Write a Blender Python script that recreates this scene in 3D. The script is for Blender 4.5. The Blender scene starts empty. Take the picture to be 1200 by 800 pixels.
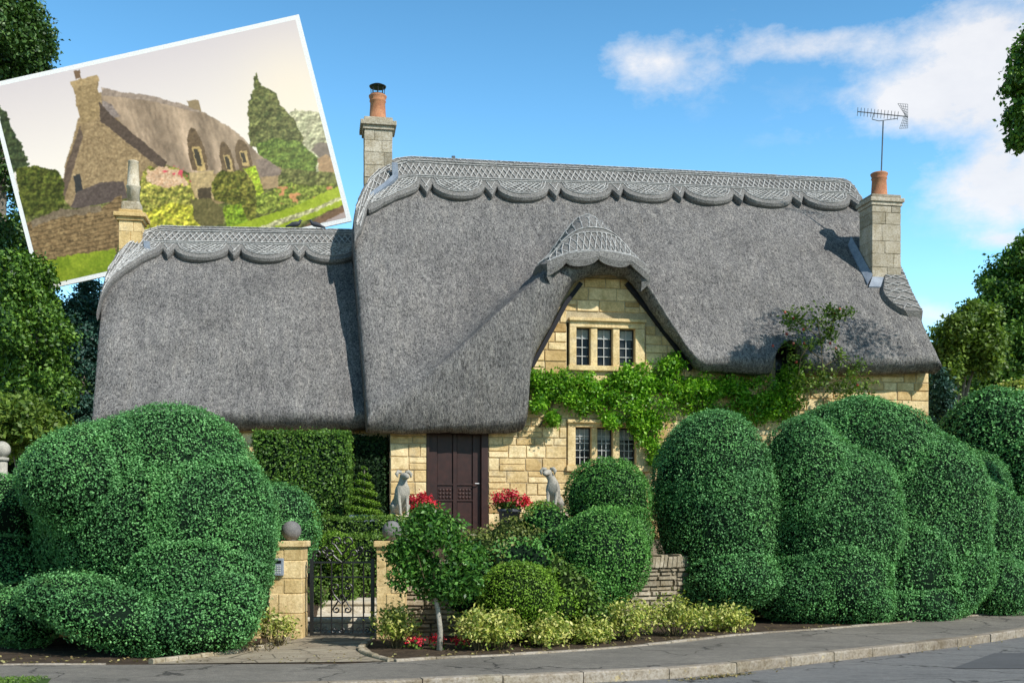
import bpy, bmesh, math, random
import numpy as np
from mathutils import Vector, Matrix
random.seed(7); rng = np.random.default_rng(11)
R = math.radians
S = bpy.context.scene
COL = S.collection

# ------------------------------------------------------------------ measuring
F, HX, HY, EYE = 1300.0, 600.0, 620.0, 1.6
def W(px, py, D):
    return Vector(((px-HX)/F*D, D, EYE+(HY-py)/F*D))
A = R(10); CA, SA = math.cos(A), math.sin(A)
Z0 = 1.5
O2 = ((457-HX)/F*22.0, 22.0)
def hp(px, py, v):
    dx = (px-HX)/F
    t = (v + (-SA*O2[0]+CA*O2[1])) / (-SA*dx + CA)
    X, Y = dx*t, t
    return (CA*(X-O2[0])+SA*(Y-O2[1]), v, EYE+(HY-py)/F*t - Z0)

# ------------------------------------------------------------------ scene tree
def props(o, label=None, cat=None, group=None, kind=None):
    if label: o['label'] = label
    if cat: o['category'] = cat
    if group: o['group'] = group
    if kind: o['kind'] = kind
    return o
def empty(name, label, cat, loc=(0,0,0), rz=0, group=None):
    o = bpy.data.objects.new(name, None); COL.objects.link(o)
    o.location = loc; o.rotation_euler = (0,0,rz); o.empty_display_size = .1
    return props(o, label, cat, group)
def mobj(name, V, Fc, mats, parent=None, midx=None, rnd=None, smooth=False, fcol=None):
    me = bpy.data.meshes.new(name)
    V = np.asarray(V, dtype=np.float32).reshape(-1,3)
    if isinstance(Fc, np.ndarray):
        n = len(Fc); k = Fc.shape[1]
        me.vertices.add(len(V)); me.vertices.foreach_set('co', V.ravel())
        me.loops.add(n*k); me.loops.foreach_set('vertex_index', Fc.astype(np.int32).ravel())
        me.polygons.add(n)
        me.polygons.foreach_set('loop_start', np.arange(0, n*k, k, dtype=np.int32))
        me.update(calc_edges=True)
    else:
        me.from_pydata(V.tolist(), [], [list(f) for f in Fc]); me.update()
    if not isinstance(mats, (list, tuple)): mats = [mats]
    for m in mats: me.materials.append(m)
    if midx is not None: me.polygons.foreach_set('material_index', np.asarray(midx, dtype=np.int32))
    if rnd is not None:
        a = me.attributes.new('rnd', 'FLOAT', 'FACE'); a.data.foreach_set('value', np.asarray(rnd, dtype=np.float32))
    if fcol is not None:
        a = me.attributes.new('fcol', 'FLOAT_COLOR', 'FACE')
        c = np.ones((len(fcol),4), dtype=np.float32); c[:, :3] = fcol; a.data.foreach_set('color', c.ravel())
    if smooth: me.polygons.foreach_set('use_smooth', np.ones(len(me.polygons), dtype=bool))
    me.validate(clean_customdata=False)
    o = bpy.data.objects.new(name, me); COL.objects.link(o)
    if parent is not None: o.parent = parent
    return o

class MB:
    """collects simple shapes into one mesh"""
    def __init__(s): s.V = []; s.F = []; s.r = []
    def add(s, V, Fc, r=None):
        b = len(s.V); s.V += [tuple(v) for v in V]; s.F += [[i+b for i in f] for f in Fc]
        rr = random.random() if r is None else r
        s.r += [rr]*len(Fc); return s
    def box(s, a, b, ch=0.0, r=None, jit=0.0, rz=0.0):
        x0,y0,z0 = a; x1,y1,z1 = b
        c = [(x0,y0,z0),(x1,y0,z0),(x1,y1,z0),(x0,y1,z0),(x0,y0,z1),(x1,y0,z1),(x1,y1,z1),(x0,y1,z1)]
        bm = bmesh.new(); vs = [bm.verts.new(p) for p in c]
        for f in ((0,3,2,1),(4,5,6,7),(0,1,5,4),(1,2,6,5),(2,3,7,6),(3,0,4,7)): bm.faces.new([vs[i] for i in f])
        if ch > 0:
            bmesh.ops.bevel(bm, geom=list(bm.edges), offset=ch, segments=2, affect='EDGES', profile=.6)
        bm.verts.ensure_lookup_table(); bm.verts.index_update()
        V = [v.co.copy() for v in bm.verts]
        cx, cy = (x0+x1)/2, (y0+y1)/2
        if jit: V = [v+Vector((random.gauss(0,jit) for _ in range(3))) for v in V]
        if rz: V = [Vector((cx+(v.x-cx)*math.cos(rz)-(v.y-cy)*math.sin(rz), cy+(v.x-cx)*math.sin(rz)+(v.y-cy)*math.cos(rz), v.z)) for v in V]
        s.add(V, [[v.index for v in f.verts] for f in bm.faces], r); bm.free(); return s
    def tube(s, pts, r, n=8, cap=True, rr=None):
        pts = [Vector(p) for p in pts]
        if not hasattr(r, '__len__'): r = [r]*len(pts)
        V = []; Fc = []; prev = None
        for i, p in enumerate(pts):
            t = (pts[min(i+1, len(pts)-1)]-pts[max(i-1, 0)]).normalized()
            if prev is None:
                up = Vector((0,0,1)) if abs(t.z) < .9 else Vector((1,0,0))
                nrm = t.cross(up).normalized()
            else: nrm = (prev - t*prev.dot(t)).normalized()
            prev = nrm; b = t.cross(nrm)
            for k in range(n):
                a = 2*math.pi*k/n; V.append(p+(nrm*math.cos(a)+b*math.sin(a))*r[i])
        for i in range(len(pts)-1):
            for k in range(n):
                k2 = (k+1) % n; Fc.append([i*n+k, i*n+k2, (i+1)*n+k2, (i+1)*n+k])
        if cap: Fc.append(list(range(n))[::-1]); Fc.append([(len(pts)-1)*n+k for k in range(n)])
        return s.add(V, Fc, rr)
    def lathe(s, prof, c=(0,0,0), n=24, rr=None):
        V = []; Fc = []
        for (r, z) in prof:
            for k in range(n):
                a = 2*math.pi*k/n; V.append((c[0]+r*math.cos(a), c[1]+r*math.sin(a), c[2]+z))
        for i in range(len(prof)-1):
            for k in range(n):
                k2 = (k+1) % n; Fc.append([i*n+k, i*n+k2, (i+1)*n+k2, (i+1)*n+k])
        Fc.append(list(range(n))[::-1]); Fc.append([(len(prof)-1)*n+k for k in range(n)])
        return s.add(V, Fc, rr)
    def build(s, name, mat, parent=None, smooth=False):
        return mobj(name, s.V, s.F, mat, parent, rnd=s.r, smooth=smooth)

# ------------------------------------------------------------------ materials
def L(c): return tuple((x/255/12.92 if x/255 <= .04045 else ((x/255+.055)/1.055)**2.4) for x in c)
class NT:
    def __init__(s, name):
        s.m = bpy.data.materials.new(name); s.m.use_nodes = True; s.t = s.m.node_tree; s.n = s.t.nodes; s.l = s.t.links
        s.b = s.n['Principled BSDF']; s.out = s.n['Material Output']
    def node(s, ty, **kw):
        n = s.n.new(ty)
        for k, v in kw.items():
            if k in n.inputs: n.inputs[k].default_value = v
            else: setattr(n, k, v)
        return n
    def coord(s): 
        if not hasattr(s, '_c'): s._c = s.node('ShaderNodeTexCoord').outputs['Object']
        return s._c
    def noise(s, scale, detail=4, rough=.6, vec=None, scl=None):
        n = s.node('ShaderNodeTexNoise'); n.inputs['Scale'].default_value = scale; n.inputs['Detail'].default_value = detail; n.inputs['Roughness'].default_value = rough
        v = vec or s.coord()
        if scl:
            mp = s.node('ShaderNodeMapping'); mp.inputs['Scale'].default_value = scl; s.l.new(v, mp.inputs['Vector']); v = mp.outputs['Vector']
        s.l.new(v, n.inputs['Vector']); return n.outputs['Fac']
    def ramp(s, fac, stops):
        r = s.node('ShaderNodeValToRGB'); cr = r.color_ramp
        while len(cr.elements) < len(stops): cr.elements.new(.5)
        for e, (p, c) in zip(cr.elements, stops): e.position = p; e.color = (*c, 1) if len(c) == 3 else c
        s.l.new(fac, r.inputs['Fac']); return r.outputs['Color']
    def mix(s, a, b, fac, mode='MIX'):
        m = s.node('ShaderNodeMix', data_type='RGBA', blend_type=mode)
        for sock, v in ((m.inputs[0], fac), (m.inputs[6], a), (m.inputs[7], b)):
            if isinstance(v, (int, float)): sock.default_value = v
            elif isinstance(v, tuple): sock.default_value = (*v, 1)
            else: s.l.new(v, sock)
        return m.outputs[2]
    def attr(s, name, out='Fac'):
        a = s.node('ShaderNodeAttribute', attribute_name=name); return a.outputs[out]
    def bump(s, h, strength=.5, dist=.02, prev=None):
        b = s.node('ShaderNodeBump'); b.inputs['Strength'].default_value = strength; b.inputs['Distance'].default_value = dist
        s.l.new(h, b.inputs['Height'])
        if prev: s.l.new(prev, b.inputs['Normal'])
        return b.outputs['Normal']
    def fin(s, col, rough=.9, normal=None, spec=.2, metal=0):
        if isinstance(col, tuple): s.b.inputs['Base Color'].default_value = (*col, 1)
        else: s.l.new(col, s.b.inputs['Base Color'])
        s.b.inputs['Roughness'].default_value = rough; s.b.inputs['Specular IOR Level'].default_value = spec; s.b.inputs['Metallic'].default_value = metal
        if normal: s.l.new(normal, s.b.inputs['Normal'])
        return s.m

def simple(name, c1, c2, scale=6, rough=.85, bump=.3, dist=.01, fine=60, spec=.2, metal=0, rnd=0.0):
    t = NT(name)
    n1 = t.noise(scale, 5); n2 = t.noise(fine, 4)
    c = t.ramp(n1, [(.3, c1), (.7, c2)])
    c = t.mix(c, (0.02,0.02,0.02), t.ramp(n2, [(.35, (.35,.35,.35)), (.6, (0,0,0))]))
    if rnd:
        k = t.ramp(t.attr('rnd'), [(0, (1-rnd,)*3), (1, (1+0*rnd,)*3)])
        c = t.mix(c, k, 1.0, 'MULTIPLY')
    return t.fin(c, rough, t.bump(n2, bump, dist), spec, metal)

def mat_thatch():
    t = NT('thatch')
    big = t.noise(.9, 4, .6); mid = t.noise(9, 4, .7, scl=(1,.5,.5)); fine = t.noise(36, 5, .8, scl=(1,.42,.42)); vf = t.noise(110, 3, .8, scl=(1,.4,.4))
    c = t.ramp(big, [(.3, (.255,.247,.240)), (.7, (.345,.334,.324))])
    c = t.mix(c, t.ramp(mid, [(.3, (.62,.62,.64)), (.7, (1.15,1.14,1.12))]), 1.0, 'MULTIPLY')
    c = t.mix(c, t.ramp(fine, [(.36, (.22,.22,.23)), (.50, (.97,.97,.97)), (.66, (1.62,1.6,1.57))]), 1.0, 'MULTIPLY')
    c = t.mix(c, t.ramp(vf, [(.38, (.5,.5,.5)), (.55, (1.,1.,1.)), (.68, (1.5,1.48,1.42))]), 1.0, 'MULTIPLY')
    streak = t.noise(4, 5, .75, scl=(1.2,.16,.16))
    c = t.mix(c, t.ramp(streak, [(.30, (.78,.78,.79)), (.5, (.98,.98,.98)), (.66, (1.12,1.10,1.07))]), 1.0, 'MULTIPLY')
    nb = t.bump(fine, .9, .05); nb = t.bump(mid, .5, .06, nb)
    return t.fin(c, .95, nb, .1)
def mat_cap():
    t = NT('ridge_thatch')
    big = t.noise(1.5, 4); fine = t.noise(40, 5, .8); vf = t.noise(90, 3, .8)
    c = t.ramp(big, [(.3, (.215,.208,.20)), (.7, (.31,.30,.288))])
    c = t.mix(c, t.ramp(fine, [(.36, (.3,.3,.3)), (.52, (1,1,1)), (.66, (1.6,1.6,1.55))]), 1.0, 'MULTIPLY')
    return t.fin(c, .95, t.bump(fine, .9, .04), .1)
def mat_spar():
    t = NT('hazel_spar'); f = t.noise(20, 4)
    c = t.ramp(f, [(.3, (.17,.17,.168)), (.65, (.60,.59,.57))])
    return t.fin(c, .9, None, .1)
def mat_stone(name='cotswold_stone', lo=(.50,.34,.15), mid=(.76,.57,.29), hi=(.90,.74,.45), dirt=.5):
    t = NT(name)
    r = t.attr('rnd'); c = t.ramp(r, [(0, lo), (.18, mid), (.55, hi), (.8, tuple(x*.93 for x in mid)), (1, tuple(min(1,x*1.08) for x in hi))])
    n1 = t.noise(3.5, 6, .7); n2 = t.noise(28, 6, .7)
    c = t.mix(c, (.40,.37,.30), t.ramp(t.noise(1.4, 7, .72), [(.54, (0,0,0)), (.70, (.65,.65,.65))]))
    c = t.mix(c, (.62,.50,.20), t.ramp(t.noise(9, 5, .7), [(.62, (0,0,0)), (.70, (.5,.5,.5))]))
    c = t.mix(c, t.ramp(n1, [(.35, (.72,.66,.56)), (.62, (1.08,1.06,1.05))]), 1.0, 'MULTIPLY')
    c = t.mix(c, t.ramp(n2, [(.32, (.62,.58,.52)), (.56, (1.05,1.05,1.04))]), dirt, 'MULTIPLY')
    return t.fin(c, .9, t.bump(n2, .5, .012, t.bump(n1, .3, .03)), .15)
def mat_leaf(name, stops, rough=.45, trans=.22, spec=.35):
    t = NT(name)
    c = t.ramp(t.attr('rnd'), stops)
    big = t.noise(1.7, 3, .6)
    c = t.mix(c, t.ramp(big, [(.34, (.72,.76,.78)), (.66, (1.12,1.12,1.02))]), 1.0, 'MULTIPLY')
    c = t.mix(c, (.20,.19,.05), t.ramp(t.noise(2.6, 6, .75), [(.60, (0,0,0)), (.74, (.55,.55,.55))]))
    t.fin(c, rough, None, spec)
    tr = t.node('ShaderNodeBsdfTranslucent'); mx = t.node('ShaderNodeMixShader'); mx.inputs[0].default_value = trans
    tc = t.mix(c, (1.25,1.35,.6), 1.0, 'MULTIPLY'); t.l.new(tc, tr.inputs['Color'])
    t.l.new(t.b.outputs[0], mx.inputs[1]); t.l.new(tr.outputs[0], mx.inputs[2]); t.l.new(mx.outputs[0], t.out.inputs['Surface'])
    return t.m
def mat_flat(name, c, rough=.6, spec=.3, metal=0):
    t = NT(name); n = t.noise(30, 4)
    cc = t.ramp(n, [(.3, tuple(x*.8 for x in c)), (.7, tuple(min(1, x*1.12) for x in c))])
    return t.fin(cc, rough, t.bump(n, .15, .004), spec, metal)

M = {}
M['thatch'] = mat_thatch(); M['cap'] = mat_cap(); M['spar'] = mat_spar()
M['stone'] = mat_stone()
M['mortar'] = simple('mortar', (.44,.35,.21), (.62,.52,.34), 5, fine=40)
M['ashlar'] = mat_stone('dressed_stone', (.62,.45,.21), (.72,.55,.28), (.82,.65,.37), .5)
M['rubble'] = mat_stone('rubble_stone', (.20,.175,.135), (.33,.29,.215), (.46,.41,.32), .8)
M['chimney'] = mat_stone('weathered_stone', (.30,.275,.225), (.42,.39,.32), (.52,.48,.40), .9)
M['cream'] = mat_stone('cream_stone', (.55,.50,.40), (.66,.61,.50), (.72,.68,.58), .6)
M['terra'] = simple('terracotta', (.42,.17,.09), (.56,.27,.14), 6, fine=40)
M['lead'] = simple('lead', (.22,.26,.33), (.36,.41,.48), 5, .5, .1)
M['black'] = mat_flat('black_iron', (.012,.012,.013), .4, .5)
M['alu'] = mat_flat('aerial_metal', (.16,.17,.18), .4, .5, .6)
M['door'] = simple('door_timber', (.026,.009,.007), (.055,.018,.013), 9, .5, .4, .004, 70, .4)
M['board'] = mat_flat('dark_board', (.016,.016,.022), .7)
M['iron_frame'] = mat_flat('window_iron', (.03,.03,.032), .5)
M['bar'] = mat_flat('glazing_bar', (.50,.51,.50), .6)
M['timber'] = simple('weathered_timber', (.33,.24,.11), (.46,.34,.17), 8)
M['statue'] = simple('statue_stone', (.36,.34,.29), (.54,.50,.42), 9, fine=50)
M['ball'] = simple('ball_stone', (.16,.15,.15), (.26,.25,.24), 14, fine=70)
M['tub'] = simple('grey_tub', (.10,.11,.13), (.18,.19,.21), 8)
M['petal'] = mat_leaf('red_petals', [(0,(.50,.01,.03)),(.5,(.78,.03,.06)),(1,(.85,.10,.14))], .5, .15)
M['pink'] = mat_leaf('rose_hips', [(0,(.45,.05,.04)),(.5,(.6,.12,.09)),(1,(.75,.25,.18))], .5, .15)
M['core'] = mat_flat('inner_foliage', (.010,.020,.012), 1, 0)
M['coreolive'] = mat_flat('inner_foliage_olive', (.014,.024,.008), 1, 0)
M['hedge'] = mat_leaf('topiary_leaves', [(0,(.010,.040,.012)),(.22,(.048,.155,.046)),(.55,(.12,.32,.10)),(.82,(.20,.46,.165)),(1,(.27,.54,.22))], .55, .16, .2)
M['hedge2'] = mat_leaf('green_mound_leaves', [(0,(.012,.05,.010)),(.3,(.05,.165,.03)),(.65,(.115,.31,.058)),(1,(.23,.46,.12))], .5, .15, .25)
M['box'] = mat_leaf('box_leaves', [(0,(.04,.09,.012)),(.5,(.11,.21,.03)),(1,(.22,.34,.06))], .5, .2)
M['lime'] = mat_leaf('lime_leaves', [(0,(.06,.14,.010)),(.5,(.16,.31,.022)),(1,(.30,.46,.06))], .5, .22)
M['vine'] = mat_leaf('vine_leaves', [(0,(.04,.14,.008)),(.45,(.15,.38,.016)),(1,(.36,.62,.06))], .45, .3)
M['holly'] = mat_leaf('glossy_leaves', [(0,(.02,.07,.012)),(.5,(.06,.18,.025)),(1,(.16,.33,.06))], .4, .15, .3)
M['gold'] = mat_leaf('variegated_leaves', [(0,(.12,.20,.03)),(.35,(.30,.37,.06)),(.7,(.60,.58,.15)),(1,(.78,.72,.30))], .5, .25)
M['olive'] = mat_leaf('olive_leaves', [(0,(.05,.08,.015)),(.5,(.14,.19,.035)),(1,(.34,.33,.10))], .5, .2)
M['dry'] = mat_leaf('dry_leaves', [(0,(.14,.10,.04)),(.5,(.30,.22,.10)),(1,(.45,.40,.16))], .7, .15)
M['ivy'] = mat_leaf('ivy_leaves', [(0,(.02,.05,.010)),(.5,(.055,.12,.024)),(1,(.12,.21,.05))], .4, .15)
M['tree'] = mat_leaf('tree_leaves', [(0,(.020,.06,.010)),(.5,(.085,.19,.026)),(1,(.22,.38,.055))], .5, .2)
M['treelight'] = mat_leaf('light_tree_leaves', [(0,(.05,.10,.014)),(.5,(.12,.20,.03)),(1,(.24,.34,.06))], .5, .3)
M['recess_shade'] = mat_leaf('recess_shade_leaves', [(0,(.006,.018,.006)),(.5,(.014,.038,.010)),(1,(.03,.07,.018))], .6, .05, .15)  # near-black leaf colour paints the house corner's shadow onto the recessed hedge
M['bluefir'] = mat_leaf('fir_needles', [(0,(.012,.045,.035)),(.5,(.03,.085,.065)),(1,(.06,.14,.10))], .5, .1)
M['palebark'] = simple('pale_bark', (.30,.27,.22), (.50,.46,.39), 14)
M['bark'] = simple('bark', (.16,.13,.10), (.30,.26,.21), 12, fine=60)
M['stem'] = simple('stem', (.10,.08,.04), (.22,.17,.09), 12)
M['soil'] = simple('soil', (.045,.030,.018), (.12,.085,.055), 6, .95, .9, .04, 30)
M['asphalt'] = simple('pavement_asphalt', (.165,.148,.125), (.235,.21,.175), 1.2, .9, .6, .006, 140)
M['road'] = simple('road_asphalt', (.165,.160,.155), (.205,.198,.188), .8, .85, .6, .006, 160)
def tarmac(name, c1, c2, cracks=.5):
    t = NT(name); a = t.noise(.7, 6, .65); b_ = t.noise(130, 3, .8); m_ = t.noise(9, 5, .7); st = t.noise(2.2, 5, .7, scl=(.35,1.6,1))
    c = t.ramp(a, [(.3, c1), (.7, c2)])
    c = t.mix(c, t.ramp(b_, [(.34, (.45,.45,.45)), (.5, (1,1,1)), (.68, (1.6,1.6,1.55))]), .85, 'MULTIPLY')
    c = t.mix(c, t.ramp(m_, [(.3, (.8,.8,.8)), (.6, (1.06,1.06,1.05))]), 1., 'MULTIPLY')
    c = t.mix(c, t.ramp(st, [(.30, (.72,.72,.73)), (.5, (1,1,1))]), 1., 'MULTIPLY')
    v = t.node('ShaderNodeTexVoronoi', feature='DISTANCE_TO_EDGE'); v.inputs['Scale'].default_value = .55
    wp = t.node('ShaderNodeTexNoise'); wp.inputs['Scale'].default_value = 1.6; wp.inputs['Detail'].default_value = 6; t.l.new(t.coord(), wp.inputs['Vector'])
    ad = t.node('ShaderNodeVectorMath', operation='ADD'); t.l.new(t.coord(), ad.inputs[0]); t.l.new(wp.outputs['Color'], ad.inputs[1]); t.l.new(ad.outputs[0], v.inputs['Vector'])
    cm = t.mix(t.ramp(v.outputs['Distance'], [(0, (1,1,1)), (.013, (0,0,0))]), t.ramp(t.noise(.5, 3), [(.42, (0,0,0)), (.50, (1,1,1))]), 1., 'MULTIPLY')
    c = t.mix(c, (.03,.028,.025), cm)
    return t.fin(c, .88, t.bump(b_, .8, .008), .25)
M['asphalt'] = tarmac('pavement_asphalt', (.165,.150,.128), (.245,.222,.188)); M['road'] = tarmac('road_asphalt', (.165,.162,.158), (.21,.205,.195))
M['patch'] = simple('road_patch', (.10,.10,.10), (.13,.13,.13), 1.5, .85, .6, .006, 160)
M['kerb'] = mat_stone('kerb_stone', (.22,.19,.155), (.30,.265,.22), (.38,.34,.29), .9)
M['grass'] = simple('grass', (.05,.10,.02), (.10,.17,.03), 3, .9, .8, .05, 60)
def paving():
    t = NT('stone_paving')
    v = t.node('ShaderNodeTexVoronoi', feature='DISTANCE_TO_EDGE'); v.inputs['Scale'].default_value = 2.2; t.l.new(t.coord(), v.inputs['Vector'])
    n = t.noise(2.5, 6, .7); n2 = t.noise(60, 4)
    c = t.ramp(n, [(.3, (.26,.21,.15)), (.7, (.44,.38,.28))])
    c = t.mix(c, t.ramp(n2, [(.35, (.7,.7,.7)), (.6, (1.05,1.05,1.05))]), 1., 'MULTIPLY')
    c = t.mix((.10,.085,.06), c, t.ramp(v.outputs['Distance'], [(0, (0,0,0)), (.035, (1,1,1))]))
    return t.fin(c, .9, t.bump(n2, .4, .01))
M['paving'] = paving()
def glass():
    t = NT('window_glass'); n = t.noise(2.2, 3)
    c = t.ramp(n, [(.45, (.008,.009,.011)), (.7, (.05,.055,.06))])
    return t.fin(c, .12, None, .18)
M['glass'] = glass()
M['curtain'] = mat_flat('net_curtain', (.30,.33,.32), .9)

# ------------------------------------------------------------------ foliage
def lump(P, sc=1.0, seed=0):
    x, y, z = P[:,0]*sc+seed*1.7, P[:,1]*sc+seed*.9, P[:,2]*sc-seed*1.3
    return (np.sin(2.1*x+1.3*np.sin(1.7*y+z))+np.sin(2.7*y-1.1*np.sin(1.9*z+x))+np.sin(2.3*z+1.7*np.sin(1.3*x-y)))/3
def unit(n):
    v = rng.normal(size=(n,3)); return v/np.linalg.norm(v, axis=1, keepdims=True)
def leafquads(P, N, size, aspect=.55, tilt=.7):
    n = len(P)
    d = N + tilt*rng.normal(size=(n,3)); d /= np.linalg.norm(d, axis=1, keepdims=True)
    a = unit(n); t = np.cross(d, a); t /= np.linalg.norm(t, axis=1, keepdims=True); b = np.cross(d, t)
    sz = (size*(.65+.7*rng.random(n)))[:,None]
    V = np.stack([P-t*sz*.5, P+b*sz*.5*aspect+d*sz*.06, P+t*sz*.5, P-b*sz*.5*aspect+d*sz*.06], 1).reshape(-1,3)
    return V, np.arange(4*n).reshape(-1,4)
def ell(px, py, D, rx, ry, rd, tilt=0):
    c = W(px, py, D); return (c.x, c.y, c.z, rx*D/F, rd, ry*D/F, tilt)
def rotY(P, a):
    c, s = math.cos(a), math.sin(a); Q = P.copy(); Q[:,0] = P[:,0]*c+P[:,2]*s; Q[:,2] = -P[:,0]*s+P[:,2]*c; return Q
def blob_surface(b, n, amp, lsc, seed):
    cx,cy,cz,rx,ry,rz,ti = b
    u = unit(n*2)
    w = np.sqrt((u[:,0]*ry*rz)**2+(u[:,1]*rx*rz)**2+(u[:,2]*rx*ry)**2); w /= w.max()
    u = u[rng.random(len(u)) < w][:n]
    P = u*np.array([rx,ry,rz]); N = u/np.array([rx,ry,rz]); N /= np.linalg.norm(N, axis=1, keepdims=True)
    P = rotY(P, ti); N = rotY(N, ti)
    P = P+np.array([cx,cy,cz])
    if amp: P = P + N*(amp*lump(P, lsc, seed))[:,None]
    return P, N
def inside(P, b, k=.94):
    cx,cy,cz,rx,ry,rz,ti = b
    Q = rotY(P-np.array([cx,cy,cz]), -ti)/np.array([rx,ry,rz])
    return (Q**2).sum(1) < k*k
def core_mesh(b, k, amp, lsc, seed, nu=20, nv=12):
    cx,cy,cz,rx,ry,rz,ti = b
    U = []
    for j in range(nv+1):
        th = math.pi*j/nv
        for i in range(nu):
            ph = 2*math.pi*i/nu; U.append((math.sin(th)*math.cos(ph), math.sin(th)*math.sin(ph), math.cos(th)))
    U = np.array(U); N = U/np.array([rx,ry,rz]); N /= np.linalg.norm(N, axis=1, keepdims=True); N = rotY(N, ti)
    P = rotY(U*np.array([rx,ry,rz]), ti)+np.array([cx,cy,cz]); P = P+N*(amp*lump(P, lsc, seed))[:,None] - N*k
    Fc = [[j*nu+i, j*nu+(i+1)%nu, (j+1)*nu+(i+1)%nu, (j+1)*nu+i] for j in range(nv) for i in range(nu)]
    return P, np.array(Fc)
def smooth_union(P, blobs, k=5.0, it=4):
    for _ in range(it):
        num = np.zeros(len(P)); G = np.zeros_like(P)
        for (cx,cy,cz,rx,ry,rz,ti) in blobs:
            r = np.array([rx,ry,rz]); Q = rotY(P-np.array([cx,cy,cz]), -ti)/r; q = np.linalg.norm(Q, axis=1)+1e-6
            g = Q/q[:,None]/r; gl = np.linalg.norm(g, axis=1); d = (q-1)/gl; w = np.exp(np.clip(-k*d, -30, 30))
            num += w; G += w[:,None]*rotY(g/gl[:,None], ti)
        f = -np.log(num)/k+.045; G /= num[:,None]; G2 = np.maximum((G**2).sum(1), .25)
        P = P-np.clip(f/G2, -.25, .25)[:,None]*G
    return P, G/np.maximum(np.linalg.norm(G, axis=1, keepdims=True), 1e-6)
def bush(name, label, cat, blobs, size=.04, dens=1500, mat='hedge', core='core', amp=.05, lsc=2.2, rough=.02, tilt=.7,
         aspect=.55, zmin=0.1, group=None, parent=None, back=.35, inner=.05, light=0.0, melt=0):
    seed = random.random()*10
    Ps, Ns = [], []
    for i, b in enumerate(blobs):
        rx,ry,rz = b[3:6]; ap = 4*math.pi*((((rx*ry)**1.6+(rx*rz)**1.6+(ry*rz)**1.6)/3)**(1/1.6))
        n = int(ap*dens); P, N = blob_surface(b, n, 0 if melt else amp, lsc, seed)
        keep = P[:,2] > zmin
        for j, c in enumerate(blobs):
            if j != i: keep &= ~inside(P, c, .90 if melt else .94)
        keep &= (N[:,1] < .25) | (rng.random(len(P)) < back)
        Ps.append(P[keep]); Ns.append(N[keep])
    P = np.concatenate(Ps); N = np.concatenate(Ns)
    off = rng.normal(size=len(P))*rough - rough*.3
    stray = rng.random(len(P)) < .03; off = off+np.where(stray, rng.random(len(P))*rough*3.2, 0)
    if melt: P, N = smooth_union(P, blobs, melt); P = P+N*(amp*lump(P, lsc, seed))[:,None]
    hf = lump(P, 9.0/(size/.045), seed+3)+.5*lump(P, 19.0/(size/.045), seed+5)
    P = P+N*(off+hf*size*.5)[:,None]+rng.normal(size=P.shape)*size*.2
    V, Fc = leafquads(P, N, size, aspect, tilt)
    rnd = np.clip(rng.random(len(P))*.72+.12+light+off/rough*.09+hf*.16, 0, 1)  # sunken leaves get darker tones: shade of the gaps put into the colour
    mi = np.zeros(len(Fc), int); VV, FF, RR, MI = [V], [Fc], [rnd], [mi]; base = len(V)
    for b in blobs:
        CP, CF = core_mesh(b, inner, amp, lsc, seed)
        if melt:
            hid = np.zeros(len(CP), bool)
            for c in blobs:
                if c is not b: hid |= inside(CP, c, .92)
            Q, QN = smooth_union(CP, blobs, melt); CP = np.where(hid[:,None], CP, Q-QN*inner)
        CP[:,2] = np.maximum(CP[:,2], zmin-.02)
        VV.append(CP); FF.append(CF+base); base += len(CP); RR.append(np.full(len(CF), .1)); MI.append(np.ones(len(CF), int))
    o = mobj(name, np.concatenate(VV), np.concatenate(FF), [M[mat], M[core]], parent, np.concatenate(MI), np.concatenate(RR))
    if label: props(o, label, cat, group)
    return o
def boxhedge(name, label, cat, a, b, size=.04, dens=1500, mat='ivy', rz=0, group=None, rough=.02, rr=.06, light=0):
    a = np.array(a, float); b = np.array(b, float); d = b-a
    faces = [(0,-1),(0,1),(1,-1),(1,1),(2,1)]
    Ps, Ns = [], []
    for ax, sg in faces:
        o1, o2 = [k for k in range(3) if k != ax]
        n = int(d[o1]*d[o2]*dens*(.4 if (ax, sg) == (1, 1) else 1)); P = np.zeros((n,3)); P[:,o1] = a[o1]+rng.random(n)*d[o1]; P[:,o2] = a[o2]+rng.random(n)*d[o2]
        P[:,ax] = b[ax] if sg > 0 else a[ax]; N = np.zeros((n,3)); N[:,ax] = sg
        Ps.append(P); Ns.append(N)
    P = np.concatenate(Ps); N = np.concatenate(Ns)
    # round the edges
    c = np.clip(P, a+rr, b-rr); c[:,2] = np.clip(P[:,2], a[2], b[2]-rr); v = P-c; ln = np.linalg.norm(v, axis=1, keepdims=True)+1e-6
    P = c+v/ln*rr; N = v/ln
    off = rng.normal(size=len(P))*rough + .025*lump(P, 3, random.random()*9); P = P+N*off[:,None]
    V, Fc = leafquads(P, N, size, .6, .75)
    rnd = np.clip(rng.random(len(P))*.8+.1+light, 0, 1)
    mb = MB().box(a+.07, b-.07)
    VV = np.concatenate([V, np.array(mb.V)]); FF = np.concatenate([Fc, np.array(mb.F)+len(V)])
    if rz:
        c0 = (a+b)/2; x = VV[:,0]-c0[0]; y = VV[:,1]-c0[1]
        VV[:,0] = c0[0]+x*math.cos(rz)-y*math.sin(rz); VV[:,1] = c0[1]+x*math.sin(rz)+y*math.cos(rz)
    return props(mobj(name, VV, FF, [M[mat], M['core']], None, np.r_[np.zeros(len(Fc)), np.ones(len(mb.F))], np.r_[rnd, np.full(len(mb.F), .1)]), label, cat, group)
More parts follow.
